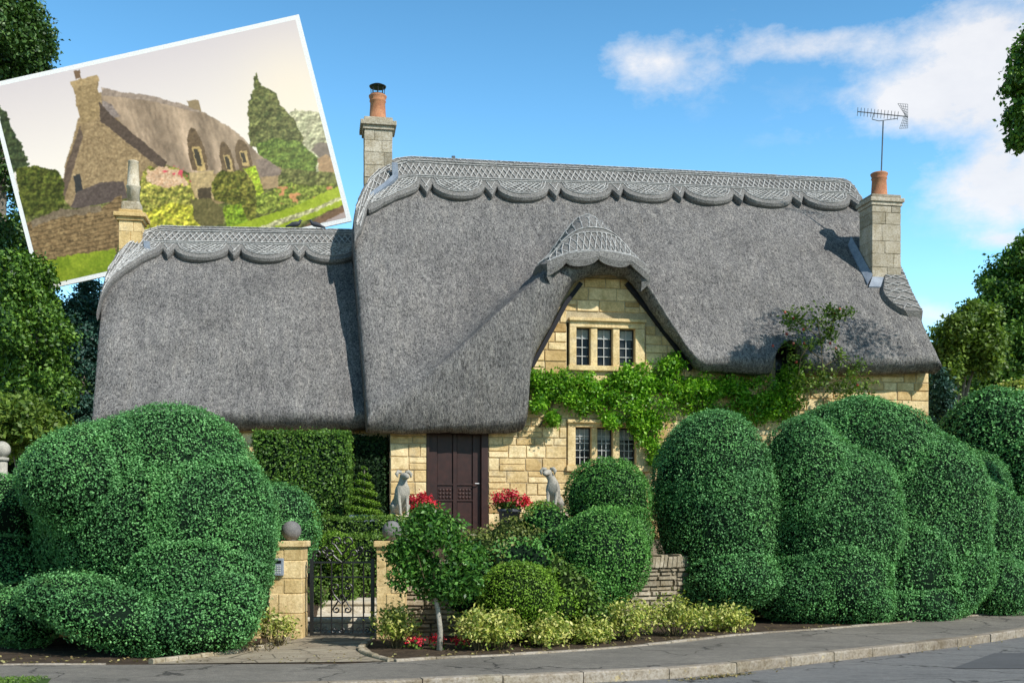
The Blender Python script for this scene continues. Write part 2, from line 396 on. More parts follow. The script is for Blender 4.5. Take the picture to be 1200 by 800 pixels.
def crown(name, parent, clumps, nper, size, mat, aspect=.6, label=None, drop=0, shell=.55, hollow=.0):
    """clumps: ellipsoids filled with leaves, gaps between them"""
    Ps, Ns = [], []
    for b in clumps:
        cx,cy,cz,rx,ry,rz,ti = b
        u = unit(nper); r = (shell+(1-shell)*rng.random(nper))**(1/2.)
        P = u*r[:,None]*np.array([rx,ry,rz])+np.array([cx,cy,cz]); P[:,2] -= drop*(u[:,2] < 0)*r*rz*.3
        Ps.append(P); Ns.append(u*.7+np.array([0,0,.5]))
    P = np.concatenate(Ps); N = np.concatenate(Ns)
    P += rng.normal(size=P.shape)*size*.8
    V, Fc = leafquads(P, N, size, aspect, .7)
    return mobj(name, V, Fc, M[mat], parent, rnd=np.clip(rng.random(len(P)), 0, 1))
def sub_clumps(b, n, f=.3, seed=None, surf=.75):
    cx,cy,cz,rx,ry,rz,ti = b; out = []
    for k in range(n):
        u = unit(1)[0]; r = surf*random.uniform(.55, 1.08)
        s = f*random.uniform(.6, 1.3)
        out.append((cx+u[0]*rx*r, cy+u[1]*ry*r, cz+u[2]*rz*r, rx*s*1.2, ry*s*1.1, rz*s*.8, 0))
    return out

# ------------------------------------------------------------------ THE COTTAGE
cot = empty('thatched_cottage', 'golden stone thatched cottage with grey scalloped ridge, gabled dormer and lower wing', 'cottage', (O2[0], O2[1], Z0), A)

def interp(x, xs, ys): return float(np.interp(x, xs, ys))
def smax(a, b, k):
    h = np.clip(.5+.5*(a-b)/k, 0, 1); return b*(1-h)+a*h+k*h*(1-h)
class Roof:
    def __init__(s, ridge_px, straight, eave_px, ve, vR, bumps=(), thick=.42, slope_eave=None, n=230):
        s.ve, s.vR, s.thick, s.bumps = ve, vR, thick, bumps
        # straight ridge line
        a = hp(*straight[0], vR); b = hp(*straight[1], vR)
        s.zR = lambda u: a[2]+(b[2]-a[2])*(u-a[0])/(b[0]-a[0])
        eu, ez = [], []
        for (x, y) in eave_px:
            p = hp(x, y, ve+.15); eu.append(p[0]); ez.append(p[2])
        s.eu = list(np.maximum.accumulate(np.array(eu)+np.arange(len(eu))*1e-4)); s.ez = ez
        se = slope_eave or eave_px
        su = [hp(x, y, ve+.15) for (x, y) in se]; s.su = [p[0] for p in su]; s.sz = [p[2]+thick for p in su]
        # silhouette top
        s.tu, s.tz = [], []
        for (x, y) in ridge_px:
            v = vR
            for _ in range(12):
                u, _, z = hp(x, y, v)
                e = s.eave_top(u); v = ve+(vR-ve)*(z-e)/(s.zR(u)-e); v = min(max(v, ve), vR)
            s.tu.append(u); s.tz.append(z)
        o = np.argsort(s.tu); s.tu = list(np.array(s.tu)[o]); s.tz = list(np.array(s.tz)[o])
        s.u0, s.u1 = s.tu[0], s.tu[-1]; s.skL = 0; s.skR = 0
    def eave_top(s, u): return interp(u, s.su, s.sz)
    def bot(s, u): return interp(u, s.eu, s.ez)
    def ztop(s, u): return min(interp(u, s.tu, s.tz), s.zR(u))
    def vtop(s, u):
        e = s.eave_top(u); return min(max(s.ve+(s.vR-s.ve)*(s.ztop(u)-e)/(s.zR(u)-e), s.ve+.05), s.vR)
    def z(s, u, v):
        e = s.eave_top(u); t = (v-s.ve)/(s.vR-s.ve)
        z = e+(s.zR(u)-e)*t + .16*math.sin(math.pi*min(max(t,0),1))
        for bf in s.bumps: z = float(smax(np.float64(z), np.float64(bf(u, v)), .30 if bf is not dormer else .30+.75*min(1, max(0, (DU-.7-u)/.8))))
        return z
    def rnd_edge(s, u, w=.3, r=.22):
        d = min(u-s.u0, s.u1-u); return r*(1-math.sqrt(max(0, 1-((w-d)/w)**2))) if d < w else 0
    def build(s, name, parent, n=260, m=64):
        us = np.linspace(s.u0, s.u1, n); rings = []
        for u in us:
            vt = s.vtop(u); ring = []; red = s.rnd_edge(u); e0 = s.bot(u)
            top = []
            for j in range(m):
                t = j/(m-1); v = s.ve+(vt-s.ve)*t; z = s.z(u, v)-red
                z = min(z, s.ztop(u)-red*.3 + (0 if t > .9 else 9))
                top.append((v, z))
            ang = top[0][1]-e0
            nose = []
            for k in range(1, 9):
                q = k/9.0; nose.append((s.ve - .10*math.sin(math.pi*q)**.7 + .22*q*q, top[0][1]-(ang)*q))
            nose.append((s.ve+.24, e0))
            front = nose[::-1]+top
            dz = s.thick/.6
            # back side, simple
            vb = 2*s.vR-vt
            zt = top[-1][1]; eb = s.eave_top(u)
            back = [(vb, zt), (2*s.vR-s.ve, eb), (2*s.vR-s.ve-.2, eb-s.thick)]
            under = [(vb, zt-dz), (max(vt, s.ve+.3), zt-dz)]
            under += [(s.ve+.24+(vt-s.ve-.24)*q, min(e0+.02+(max(zt-dz, e0)-e0)*q, s.z(u, s.ve+.24+(vt-s.ve-.24)*q)-.25)) for q in (.75,.5,.25,.08)]
            wl = max(0, 1-(u-s.u0)/3.0)**1.6; wr = max(0, 1-(s.u1-u)/2.0)**1.6
            rings.append([(u+(s.skL*wl+s.skR*wr)*min(1.1, max(0, (vt-v)/(s.vR-s.ve))), v, z) for v, z in front+back+under])
        K = len(rings[0]); V = np.array(rings).reshape(-1,3)
        V[:,2] += .03*lump(V, 2.0, 3)+.012*lump(V, 9, 5); V[:,1] += .02*lump(V, 3.1, 8)
        I = np.arange(n*K).reshape(n, K); nx = np.roll(I, -1, axis=1)
        Fc = np.stack([I[:-1], I[1:], nx[1:], nx[:-1]], -1).reshape(-1,4)
        caps = []
        for r_, fl in ((0, False), (n-1, True)):
            c = list(I[r_]); 
            # ladder of quads between outside and underside
            bmf = c[::-1] if fl else c
            caps.append(bmf)
        Fl = [list(f) for f in Fc]+caps
        o = mobj(name, V, Fl, M['thatch'], parent, smooth=True)
        bm = bmesh.new(); bm.from_mesh(o.data); big = [f for f in bm.faces if len(f.verts) > 4]
        bmesh.ops.triangulate(bm, faces=big, ngon_method='EAR_CLIP'); bmesh.ops.recalc_face_normals(bm, faces=bm.faces); bm.to_mesh(o.data); bm.free()
        return o
    def P(s, u, d, lift=0):
        """point on the front slope, d metres down the slope from the top line"""
        vt = s.vtop(u); e = s.eave_top(u); run = s.vR-s.ve; rise = s.zR(u)-e; ln = math.hypot(run, rise)
        v = vt-d*run/ln
        z = min(s.z(u, v), s.ztop(u)-rise/ln*d+.17)
        z = s.z(u, v) if d > .3 else s.ztop(u)*(1-d/.3)+s.z(u, v)*(d/.3)
        nx = (-rise/ln, run/ln)
        if d < .25: q = d/.25; nx = (nx[0]*q, nx[1]*q+(1-q))
        return Vector((u, v+nx[0]*lift, z+nx[1]*lift-s.rnd_edge(u)))
def scallop(x, P_, base, deep, w=.80):
    q = ((x/P_) % 1.0); h = w/2
    if q < w: t = (q-h)/h; return base+deep*(.26+.74*math.sqrt(max(0, 1-t*t))), True
    t = abs(q-(w+(1-w)/2))/((1-w)/2); return base+deep*(.24+.62*(1-t)), False
def ridge_cap(roof, parent, u0, u1, per, base, deep, phase=0, thick=.15, du=.03, rows=10, band=True, lattice=.135, name='ridge_cap'):
    us = np.arange(u0, u1, du); V = []; n = len(us); K = rows+3+2
    for u in us:
        e, _ = scallop(u+phase, per, base, deep)
        lastd = e
        vt = roof.vtop(u); zt = roof.ztop(u)
        row = [Vector((u, 2*roof.vR-vt+.25, zt-.2-roof.rnd_edge(u))), Vector((u, 2*roof.vR-vt, zt+thick-roof.rnd_edge(u)))]
        for j in range(rows): row.append(roof.P(u, e*j/(rows-1), thick*(1 if j < rows-1 else .9)))
        row.append(roof.P(u, e+.03, thick*.5)); row.append(roof.P(u, e+.0, -.03)); row.append(roof.P(u, max(e-.1, 0), -.06))
        V += row
    K = len(row); I = np.arange(n*K).reshape(n, K)
    Fc = np.stack([I[:-1,:-1], I[1:,:-1], I[1:,1:], I[:-1,1:]], -1).reshape(-1,4)
    V = np.array([tuple(v) for v in V])
    Fl = [list(f) for f in Fc]+[list(I[0]), list(I[-1])[::-1]]
    o = mobj(name, V, Fl, M['cap'], parent, smooth=False)
    # the pegged hazel pattern
    mb = MB()
    def stick(a, b, w=.017, k=1):
        pts = []
        m = max(1, int(abs(a[0]-b[0])/.25))
        for i in range(m+1):
            q = i/m; u = a[0]+(b[0]-a[0])*q; d = a[1]+(b[1]-a[1])*q
            if not (u0+.02 < u < u1-.02): return
            pts.append(roof.P(u, d, thick+.012))
        mb.tube(pts, w*random.uniform(.8, 1.2), 4, rr=random.random())
    def line(d, w=.014):
        u = u0+.05
        while u < u1-.3:
            l = random.uniform(.5, .9); stick((u, d+random.uniform(-.008,.008)), (min(u+l, u1-.05), d+random.uniform(-.008,.008)), w); u += l+.01
    if band:
        for d in (.05, .19, .24, base-.12, base-.05): line(d)
        s_ = lattice; u = u0+.05; lo, hi = .27, base-.15
        while u < u1-.2:
            hN = (hi-lo)
            stick((u, lo), (u+s_*1.25, hi), .012); stick((u+s_*1.25, lo), (u, hi), .012); u += s_*.98
        u = u0+.1
        while u < u1-.1:
            stick((u, .02), (u+.06, .17), .01); u += .16
    # inside each scallop
    k = math.floor((u0+phase)/per)
    while k*per-phase < u1:
        c = k*per-phase+.40*per; hw = .40*per; 
        for rr_ in (.84, .74):
            pts = []
            for i in range(15):
                t = -1+2*i/14; x = c+hw*t*.92*rr_/.84; pts.append((x, base+deep*rr_*math.sqrt(max(0, 1-t*t))-.04))
            for a, b in zip(pts, pts[1:]): stick(a, b, .012)
        for j in range(-5, 6):
            x = c+j*hw*.19
            for sg in (-1, 1):
                x2 = x+sg*deep*.8
                t2 = (x2-c)/(hw*.84)
                if abs(j) > 4: continue
                ymax = base+deep*.72*math.sqrt(max(0, 1-min(1, abs((x+sg*.12-c)/(hw*.9)))**2))
                if ymax-base > .06: stick((x, base), (x+sg*(ymax-base)*.9, ymax-.02 if abs(t2) < .8 else base+(ymax-base)*.6), .011)
        x = k*per-phase+.90*per
        stick((x-.1, base), (x+.03, base+deep*.55), .011); stick((x+.1, base), (x-.03, base+deep*.55), .011)
        k += 1
    if mb.V: mb.build('sparring', M['spar'], o)
    return o

# dormer shape
DC = hp(704, 303, -.5); DU = DC[0]; DAP = hp(698, 268, .25)[2]; DZF = DC[2]
def dormer(u, v):
    d = math.sqrt((u-DU+.04)**2+.16**2)-.16
    ridge = DAP+.16+(v-.25)*.12 - (d*1.50 if u > DU else d*1.5-.62*max(0, d-.55))
    hip = DZF+(v+.5)*1.32-.16*d
    return -float(smax(np.float64(-ridge), np.float64(-hip), .35))
EB = hp(921, 392, -.35)
def eyebrow(u, v):
    return EB[2] - math.sqrt((u-EB[0])**2+.04)*1.6+.2 + (v+.35)*.1
outline = [(436,507),(452,507),(604,507),(614,503),(619,490),(621,462),(622,432),(629,412),(645,383),(660,352),(674,331),(690,323),(715,321),(733,323),(745,334),(765,362),(792,398),(814,430),(824,437),
           (903,438),(906,415),(912,404),(921,400),(930,404),(938,420),(942,438),(1000,438),(1105,437)]
slope_e = [(436,507),(600,507),(640,500),(800,440),(1105,437)]
main = Roof([(413,262),(417,246),(424,230),(434,216),(447,203),(462,194),(478,191),(990,217),(1001,221),(1010,236)],
            [(470,191),(990,217)], outline, -.5, 3.9, (dormer, eyebrow), .40, slope_e)
main.skL = .26; main.skR = hp(1098,430,-.4)[0]-main.u1; print('SK', main.skR, main.u0, main.u1)
roof = main.build('thatched_roof', cot)
roof['label'] = 'tall main thatched roof with gabled dormer'
wing = Roof([(118,352),(121,335),(128,320),(140,303),(156,288),(174,276),(185,273),(440,277)], [(185,273),(420,277)],
            [(108,504),(445,504)], .15, 4.1, (), .40)
wing.u1 = hp(444, 400, 2.0)[0]; 
wing.skL = .42; wing.build('thatched_roof', cot)['label'] = 'lower thatched roof of the side wing'
def uat(px, v=3.2): return hp(px, 220, v)[0]
ridge_cap(main, cot, main.u0+.03, main.u1-.03, 1.50, .82, .58, phase=-uat(507)+.0)
ridge_cap(wing, cot, wing.u0+.03, wing.u1-.05, 1.42, .76, .52, phase=-uat(204))

# dormer hood cap
def dormer_cap():
    nq, nu = 26, 60; sp = MB()
    wl = lambda q: 1.0-.06*q+.10*abs(math.sin(math.pi*(q*2.4+.2))); wr = lambda q: .76-.08*q+.12*abs(math.sin(math.pi*(q*2.2+.5)))
    def surf(a, q, l):
        """a -1..1 across, q 0..1 back"""
        u = DU+(wl(q) if a < 0 else wr(q))*a; v = -.58+q*1.75; vv = max(v, -.49)
        z = main.z(u, vv); e = .04; fade = 1-max(0, q-.75)/.25*.75
        gx = (main.z(u+e, vv)-main.z(u-e, vv))/(2*e); gy = (main.z(u, vv+e)-main.z(u, vv-e+.0))/(2*e)
        n = Vector((-gx, -gy, 1)).normalized()*l*(fade if l > 0 else 1)
        return Vector((u, v, z))+n
    T = .15; V = []
    for j in range(nq):
        q = j/(nq-1); row = [surf(-1, q, -.08)]
        for i in range(nu):
            a = -1+2*i/(nu-1); row.append(surf(a, q, T))
        row.append(surf(1, q, -.08)); V.append(row)
    lip = []; lip2 = []
    for i in range(nu+2):
        p = V[0][i]; x = p.x-DU; ph = ((x+.10)/.66) % 1.0; drop = .13+.15*math.sqrt(max(0, 1-(2*ph-1)**2))
        lip.append(p+Vector((0,-.03,-drop*.55))); lip2.append(p+Vector((0,.0,-drop)))
    inn = [p+Vector((0,.22,.06)) for p in lip2]
    rows = [inn, lip2, lip]+V
    n, K = len(rows), nu+2; I = np.arange(n*K).reshape(n, K)
    Fc = np.stack([I[:-1,:-1], I[:-1,1:], I[1:,1:], I[1:,:-1]], -1).reshape(-1,4)
    o = mobj('ridge_cap', [tuple(v) for r in rows for v in r], [list(f) for f in Fc], M['cap'], cot)
    for q in (.02, .07, .26, .31, .60, .65):
        sp.tube([surf(a, q, T+.015) for a in np.linspace(-.93, .93, 22)], .013, 4)
    for i in range(17):
        a = -.90+i*.11
        for q0, q1 in ((.07,.26),(.31,.60),(.65,.92)):
            for sg in (-1, 1):
                if abs(a+sg*.12) < .95: sp.tube([surf(a, q0, T+.013), surf(a+sg*.06, (q0+q1)/2, T+.013), surf(a+sg*.12, q1, T+.013)], .011, 4)
    sp.build('sparring', M['spar'], o)
    # small scalloped shoulder on the right verge below the chimney
    def sh(a, q, l):
        v = 1.35-q*1.15; w_ = .85*math.sqrt(max(.02, 1-(max(0, q-.55)/.47)**2)) if q > .55 else .85*(.5+.5*q/.55)
        u = main.u1+main.skR*min(1.1, (3.9-v)/4.4)*1.0 - a*w_; uu = min(u-main.skR*.7, main.u1-.35)
        return Vector((u+.02, v-l*.8, main.z(uu, v)-main.rnd_edge(min(u, main.u1-.1))*.3+l*.6))
    rows = [[sh(i/11, j/13, .12 if 0 < i < 11 and j < 13 else -.10) for i in range(12)] for j in range(14)]
    I = np.arange(14*12).reshape(14, 12); Fc = np.stack([I[:-1,:-1], I[1:,:-1], I[1:,1:], I[:-1,1:]], -1).reshape(-1,4)
    o = mobj('ridge_cap', [tuple(v) for r in rows for v in r], [list(f) for f in Fc], M['cap'], cot); sp = MB()
    for q in np.linspace(.1, .8, 6):
        sp.tube([sh(.1, q, .14), sh(.5, q+.07, .14), sh(.9, q, .14)], .012, 4); sp.tube([sh(.1, q+.1, .14), sh(.5, q, .14), sh(.88, q+.1, .14)], .012, 4)
    sp.build('sparring', M['spar'], o)
dormer_cap()

# --- walls
def wall_blocks(name, u0, u1, z0, z1, v, openings, keep, mat, parent, hmin=.15, hmax=.27, wmin=.22, wmax=.62, plane='u', ch=.012, out=.025):
    mb = MB(); z = z0
    while z < z1:
        h = random.uniform(hmin, hmax)
        spans = [(u0, u1)]
        for (a, b, c, d) in openings:
            if z < d and z+h > c:
                ns = []
                for s_, e_ in spans:
                    if b <= s_ or a >= e_: ns.append((s_, e_)); continue
                    if a > s_: ns.append((s_, a))
                    if b < e_: ns.append((b, e_))
                spans = ns
        for s_, e_ in spans:
            u = s_
            while u < e_-.02:
                w = random.uniform(wmin, wmax)*(1 if h > .2 else .85)
                if u+w > e_-.12: w = e_-u
                subs = [(u, u+w, z, z+h)]
                if h > .22 and random.random() < .28: subs = [(u, u+w, z, z+h*.5), (u, u+w, z+h*.5, z+h)]
                for (a, b, c, d) in subs:
                    if keep((a+b)/2, (c+d)/2):
                        g = .006; o_ = out*random.uniform(.6, 1.2); j = lambda: random.uniform(-.006, .006)
                        fr = [(a+g+ch+j(), v-o_, c+g+ch+j()), (b-g-ch+j(), v-o_+j()*.5, c+g+ch+j()), (b-g-ch+j(), v-o_+j()*.5, d-g-ch+j()), (a+g+ch+j(), v-o_, d-g-ch+j())]
                        bk = [(a+g, v+.004, c+g), (b-g, v+.004, c+g), (b-g, v+.004, d-g), (a+g, v+.004, d-g)]
                        P_ = fr+bk
                        if plane == 'v': P_ = [(v0+(y-v), x, z_) for (x, y, z_), v0 in zip(P_, [v]*8)]
                        mb.add(P_, [(0,1,2,3),(4,5,1,0),(5,6,2,1),(6,7,3,2),(7,4,0,3)])
                u += w
        z += h
    return mb.build(name, mat, parent)
dl, dr = hp(500, 560, 0)[0], hp(572, 560, 0)[0]
doorH = 2.25
def rect(x0, y0, x1, y1, v=0): a = hp(x0, y0, v); b = hp(x1, y1, v); return (a[0], b[0], b[2], a[2])
W1 = rect(664, 376, 756, 434); W2 = rect(664, 494, 762, 549); W3 = rect(905, 398, 942, 452)
um = hp(1088, 450, 0)[0]
ops = [(dl, dr, -1, doorH), W1, W2, W3]
fw = MB()
# backing wall built as vertical strips following the thatch outline
def keepz(u): return min(main.bot(u)+.28, main.z(u, .1)-.25)
us = sorted(set(list(np.linspace(0, um, 120))+[dl, dr, W1[0], W1[1], W2[0], W2[1]]))
for a, b in zip(us, us[1:]):
    zt = max(.3, min(keepz(a+1e-3), keepz(b-1e-3))); c = (a+b)/2
    segs = [(-.6, zt)]
    for (p, q, r_, s_) in ops:
        r2, s2 = r_+.05, s_-.03
        if p-1e-6 <= a and b <= q+1e-6:
            ns = []
            for (x, y) in segs:
                if s2 <= x or r2 >= y: ns.append((x, y)); continue
                if r2 > x: ns.append((x, r2))
                if s2 < y: ns.append((s2, y))
            segs = ns
    for (x, y) in segs: fw.add([(a,0,x),(b,0,x),(b,0,y),(a,0,y)], [(0,1,2,3)])
wallp = fw.build('wall', M['mortar'], cot); wallp['label'] = 'golden stone front wall'
wall_blocks('stonework', 0.0, um, -.6, 5.6, 0, ops, lambda u, z: z < keepz(u) - .05, M['stone'], wallp)
# gable ends and back
mg = MB()
for uu, kk in ((0.002, 1), (um-.002, 1)):
    zt = main.zR(uu)-.95; e = main.eave_top(uu)-.85
    vt = 3.9
    mg.add([(uu,0,-.6),(uu,7.8,-.6),(uu,7.8,e),(uu,7.8-(vt),zt),(uu,vt,zt),(uu,0,e)], [(0,1,2,3,4,5)])
mg.add([(0,7.8,-.6),(um,7.8,-.6),(um,7.8,2.4),(0,7.8,2.4)], [(0,1,2,3)])
mg.build('gable_wall', M['mortar'], cot)
wg0 = hp(128, 450, .6)[0]
wm = MB(); wm.add([(wg0,.6,-.6),(0,.6,-.6),(0,.6,2.35),(wg0,.6,2.35)], [(0,1,2,3)]); wm.add([(wg0,.6,-.6),(wg0,7.4,-.6),(wg0,7.4,2.3),(wg0,4.1,5.9),(wg0,.6,2.3)], [(0,1,2,3,4)])
ww = wm.build('wing_wall', M['mortar'], cot)
wall_blocks('stonework', wg0, 0, -.6, 2.3, .6, [], lambda u, z: True, M['stone'], ww)
# black barge boards under the dormer thatch
for pts in ([(622,428),(645,386),(662,354),(680,330)], [(736,330),(765,366),(792,402),(812,432)]):
    bb = MB(); P3 = [hp(x, y, -.12) for x, y in pts]
    for p, q in zip(P3, P3[1:]):
        p = Vector(p); q = Vector(q); d = (q-p).normalized(); n = Vector((-d.z, 0, d.x));  n = n if n.z < 0 else -n
        w = .075; bb.add([p-n*.01, q-n*.01, q+n*w, p+n*w, p-n*.01+Vector((0,.1,0)), q-n*.01+Vector((0,.1,0)), q+n*w+Vector((0,.1,0)), p+n*w+Vector((0,.1,0))], [(0,1,2,3),(4,7,6,5),(3,2,6,7),(0,4,5,1)])
    bb.build('barge_board', M['board'], cot)

def window(x0, y0, x1, y1, lights, label, cols=2, rows=4, curtain=0):
    """stone mullioned window"""
    a = hp(x0, y1, 0); b = hp(x1, y0, 0); u0, z0_, u1, z1_ = a[0], a[2], b[0], b[2]
    w = empty('window', None, None); w.parent = cot; w['label'] = label
    fr = MB(); lw = [(hp(p, 400, 0)[0], hp(q, 400, 0)[0]) for p, q in lights]; zs, zt = hp(0, lights_y[1], 0)[2], 0
    lz0, lz1 = hp(x0, lights_y[1], 0)[2], hp(x0, lights_y[0], 0)[2]
    f = -.045
    fr.box((u0, f, lz1), (u1, .22, z1_), .012, .5); 
    fr.box((u0-.03, f-.05, z0_), (u1+.03, .22, lz0), .015, .9)
    fr.box((u0, f, lz0+.002), (lw[0][0], .22, lz1-.002), .012, .55)
    fr.box((lw[-1][1], f, lz0+.002), (u1, .22, lz1-.002), .012, .6)
    fr.box((u0-.02, f-.06, z1_-.035), (u1+.02, .0, z1_+.03), .012, .4)
    fr.build('frame', M['ashlar'], w)
    for (p, q), (p2, q2) in zip(lw, lw[1:]):
        MB().box((q, f+.03, lz0+.002), (p2, .22, lz1-.002), .02, .6).build('mullion', M['ashlar'], w)
    for (p, q) in lw:
        c = MB(); t = .028; y = .10
        c.box((p, y, lz0), (q, y+.04, lz0+t)); c.box((p, y, lz1-t), (q, y+.04, lz1)); c.box((p, y, lz0+t), (p+t, y+.04, lz1-t)); c.box((q-t, y, lz0+t), (q, y+.04, lz1-t))
        cs = c.build('casement', M['iron_frame'], w)
        g = MB()
        for i in range(1, cols): x = p+t+(q-p-2*t)*i/cols; g.box((x-.007, y-.004, lz0+t), (x+.007, y+.02, lz1-t))
        for i in range(1, rows): z = lz0+t+(lz1-lz0-2*t)*i/rows; g.box((p+t, y-.002, z-.007), (q-t, y+.018, z+.007))
        g.build('glazing_bars', M['bar'], w)
        MB().add([(p+t,y+.03,lz0+t),(q-t,y+.03,lz0+t),(q-t,y+.03,lz1-t),(p+t,y+.03,lz1-t)], [(0,1,2,3)]).build('pane', M['glass'], w)
        if curtain:
            zc = lz1-t-(lz1-lz0)*curtain
            MB().add([(p+t,y+.026,zc),(q-t,y+.026,zc),(q-t,y+.026,lz1-t),(p+t,y+.026,lz1-t)], [(0,1,2,3)]).build('curtain', M['curtain'], w)
    return w
lights_y = (383, 428); window(667, 377, 755, 434, [(675,692),(700,718),(726,744)], 'three-light stone mullioned window in the dormer gable', 2, 4, .22)
lights_y = (500, 545); window(665, 495, 762, 552, [(674,693),(700,718),(726,745)], 'three-light stone mullioned window on the ground floor', 3, 5, .28)
# the little window under the eyebrow thatch
ew = empty('window', None, None); ew.parent = cot; ew['label'] = 'small dark window under the thatch eyebrow'
a, b, c, d = W3
MB().box((a+.02,.03,c),(a+.09,.12,d)).box((b-.09,.03,c),(b-.02,.12,d)).box((a+.09,.03,c),(b-.09,.12,c+.07)).box(((a+b)/2-.03,.03,c+.07),((a+b)/2+.03,.11,d)).build('frame', M['iron_frame'], ew)
MB().add([(a+.05,.1,c),(b-.05,.1,c),(b-.05,.1,d),(a+.05,.1,d)], [(0,1,2,3)]).build('pane', M['glass'], ew)

# door
dz1 = doorH
door = empty('door', None, None); door.parent = cot; door['label'] = 'dark red-brown panelled oak double door'
fr = MB(); fr.box((dl,-.03,.0),(dl+.05,.25,dz1), .008); fr.box((dr-.14,-.03,.0),(dr,.25,dz1), .008); fr.box((dl+.05,-.03,2.08),(dr-.14,.25,dz1), .008)
fr.build('door_frame', M['door'], door)
p0, p1 = dl+.05, dr-.14; wd = (p1-p0)
bd = MB(); edges = [0,.14,.30,.40,.50,.56,.72,.86,1.0]; edges = [0,.16,.46,.54,.84,1.0]
for i, (e0, e1) in enumerate(zip(edges, edges[1:])):
    rec = .03 if i in (1, 3) else 0
    bd.box((p0+wd*e0+.003, .06+rec, .02), (p0+wd*e1-.003, .12, 2.075), .006)
lf = bd.build('door_leaf', M['door'], door)
cv = MB()
for i in (1, 3):
    c = p0+wd*(edges[i]+edges[i+1])/2
    for zz in np.arange(.74, .95, .075):
        for xx in (-.10,-.035,.035,.10):
            cv.lathe([(.004,-.001),(.028,0),(.030,.006),(.018,.014),(.002,.018)], (0,0,0), 10)
            vs = cv.V[-50:]; 
            cv.V[-50:] = [(c+xx+x, .088-z, zz+y) for (x, y, z) in vs]
    for zz in (.68, 1.0): cv.box((c-.16,.066,zz-.012),(c+.16,.09,zz+.012), .004)
cv.build('carved_panel', M['door'], door)
MB().tube([(p1-.05,.055,1.02),(p1-.05,-.0,1.02),(p1-.13,-.01,1.02)], .012).build('handle', M['alu'], door)
MB().box((dl-.12,-.42,-.14),(dr+.12,.1,0.0), .02).build('doorstep', M['cream'], cot)
dk = MB(); dk.add([(dl,.24,0),(dr,.24,0),(dr,.24,dz1),(dl,.24,dz1)], [(0,1,2,3)]).build('door_backing', M['board'], door)

# chimneys
def chimney(x0, x1, ytop, ybase, v, depth, cap_h, cap_o, mat, label, pot=None, taper=0):
    a = hp(x0, ytop, v); b = hp(x1, ytop, v); zb = hp(x0, ybase, v)[2]; zt = a[2]
    ch = empty('chimney', None, None); ch.parent = cot; ch['label'] = label
    u0, u1 = a[0], b[0]; sh = MB(); z = zb; 
    sh.box((u0+.015, v+.015, zb-1.2), (u1-.015, v+depth-.015, zt), 0, .1)
    k = 0; z = zb-1.2
    while z < zt-.02:
        h = min(random.uniform(.26, .42), zt-z)
        if zt-z-h < .12: h = zt-z
        m = (u0+u1)/2+random.uniform(-.12, .12) if k % 2 else u0+random.uniform(.2,.25)*(1 if k % 4 < 2 else 2.2)
        for (p, q) in ((u0, m), (m, u1)): sh.box((p+.004, v, z+.004), (q-.004, v+depth, z+h-.004), .010, jit=.002)
        z += h; k += 1
    sh.build('shaft', mat, ch)
    cp = MB(); o = cap_o
    cp.box((u0-o*.4, v-o*.4, zt+.002), (u1+o*.4, v+depth+o*.4, zt+cap_h*.3), .01); cp.box((u0-o, v-o, zt+cap_h*.3+.002), (u1+o, v+depth+o, zt+cap_h*.66), .015)
    cp.box((u0-o*.1, v-o*.1, zt+cap_h*.66+.002), (u1+o*.1, v+depth+o*.1, zt+cap_h), .03)
    cp.build('cap', mat, ch)
    return ch, (u0+u1)/2, v+depth/2, zt+cap_h
# left main chimney
ch, cu, cv_, cz = chimney(427, 460, 151, 228, 3.55, .62, .30, .09, M['chimney'], 'tall stone chimney with terracotta pot and black cowl')
def pot(ch, u, v, z, h, r, mat, prof=None):
    prof = prof or [(r*1.05,0),(r*1.08,h*.05),(r*.98,h*.07),(r*.86,h*.72),(r*.95,h*.76),(r*.95,h*.79),(r*.86,h*.82),(r*1.02,h*.92),(r*1.05,h*.97),(r*.92,h),(r*.75,h),(r*.7,h*.9)]
    return MB().lathe(prof, (u, v, z)).build('chimney_pot', mat, ch, True)
pot(ch, cu, cv_, cz-.02, .62, .20, M['terra'])
cw = MB(); 
for k in range(8):
    a = k*math.pi/4; cw.tube([(cu+.15*math.cos(a), cv_+.15*math.sin(a), cz+.55), (cu+.16*math.cos(a), cv_+.16*math.sin(a), cz+.80)], .008, 5)
cw.lathe([(.17,0),(.17,.02)], (cu, cv_, cz+.60)); cw.lathe([(.19,0),(.20,.02),(.12,.06),(.03,.085)], (cu, cv_, cz+.79)); cw.build('cowl', M['black'], ch)
def flash(ch, pts, w=.22, v=-.0):
    mb = MB(); P_ = [Vector(hp(x, y, vv)) for x, y, vv in pts]
    for p, q in zip(P_, P_[1:]):
        mb.add([p, q, q+Vector((w,-.05,-.02)), p+Vector((w,-.05,-.02)), p+Vector((0,.06,-.04)), q+Vector((0,.06,-.04)), q+Vector((w,.0,-.08)), p+Vector((w,.0,-.08))], [(0,3,2,1),(0,1,5,4),(3,7,6,2),(4,5,6,7)])
    mb.build('lead_flashing', M['lead'], ch)
flash(ch, [(459,190,3.3),(460,205,3.2),(450,214,3.1),(436,224,2.95),(429,230,2.9)], .13)
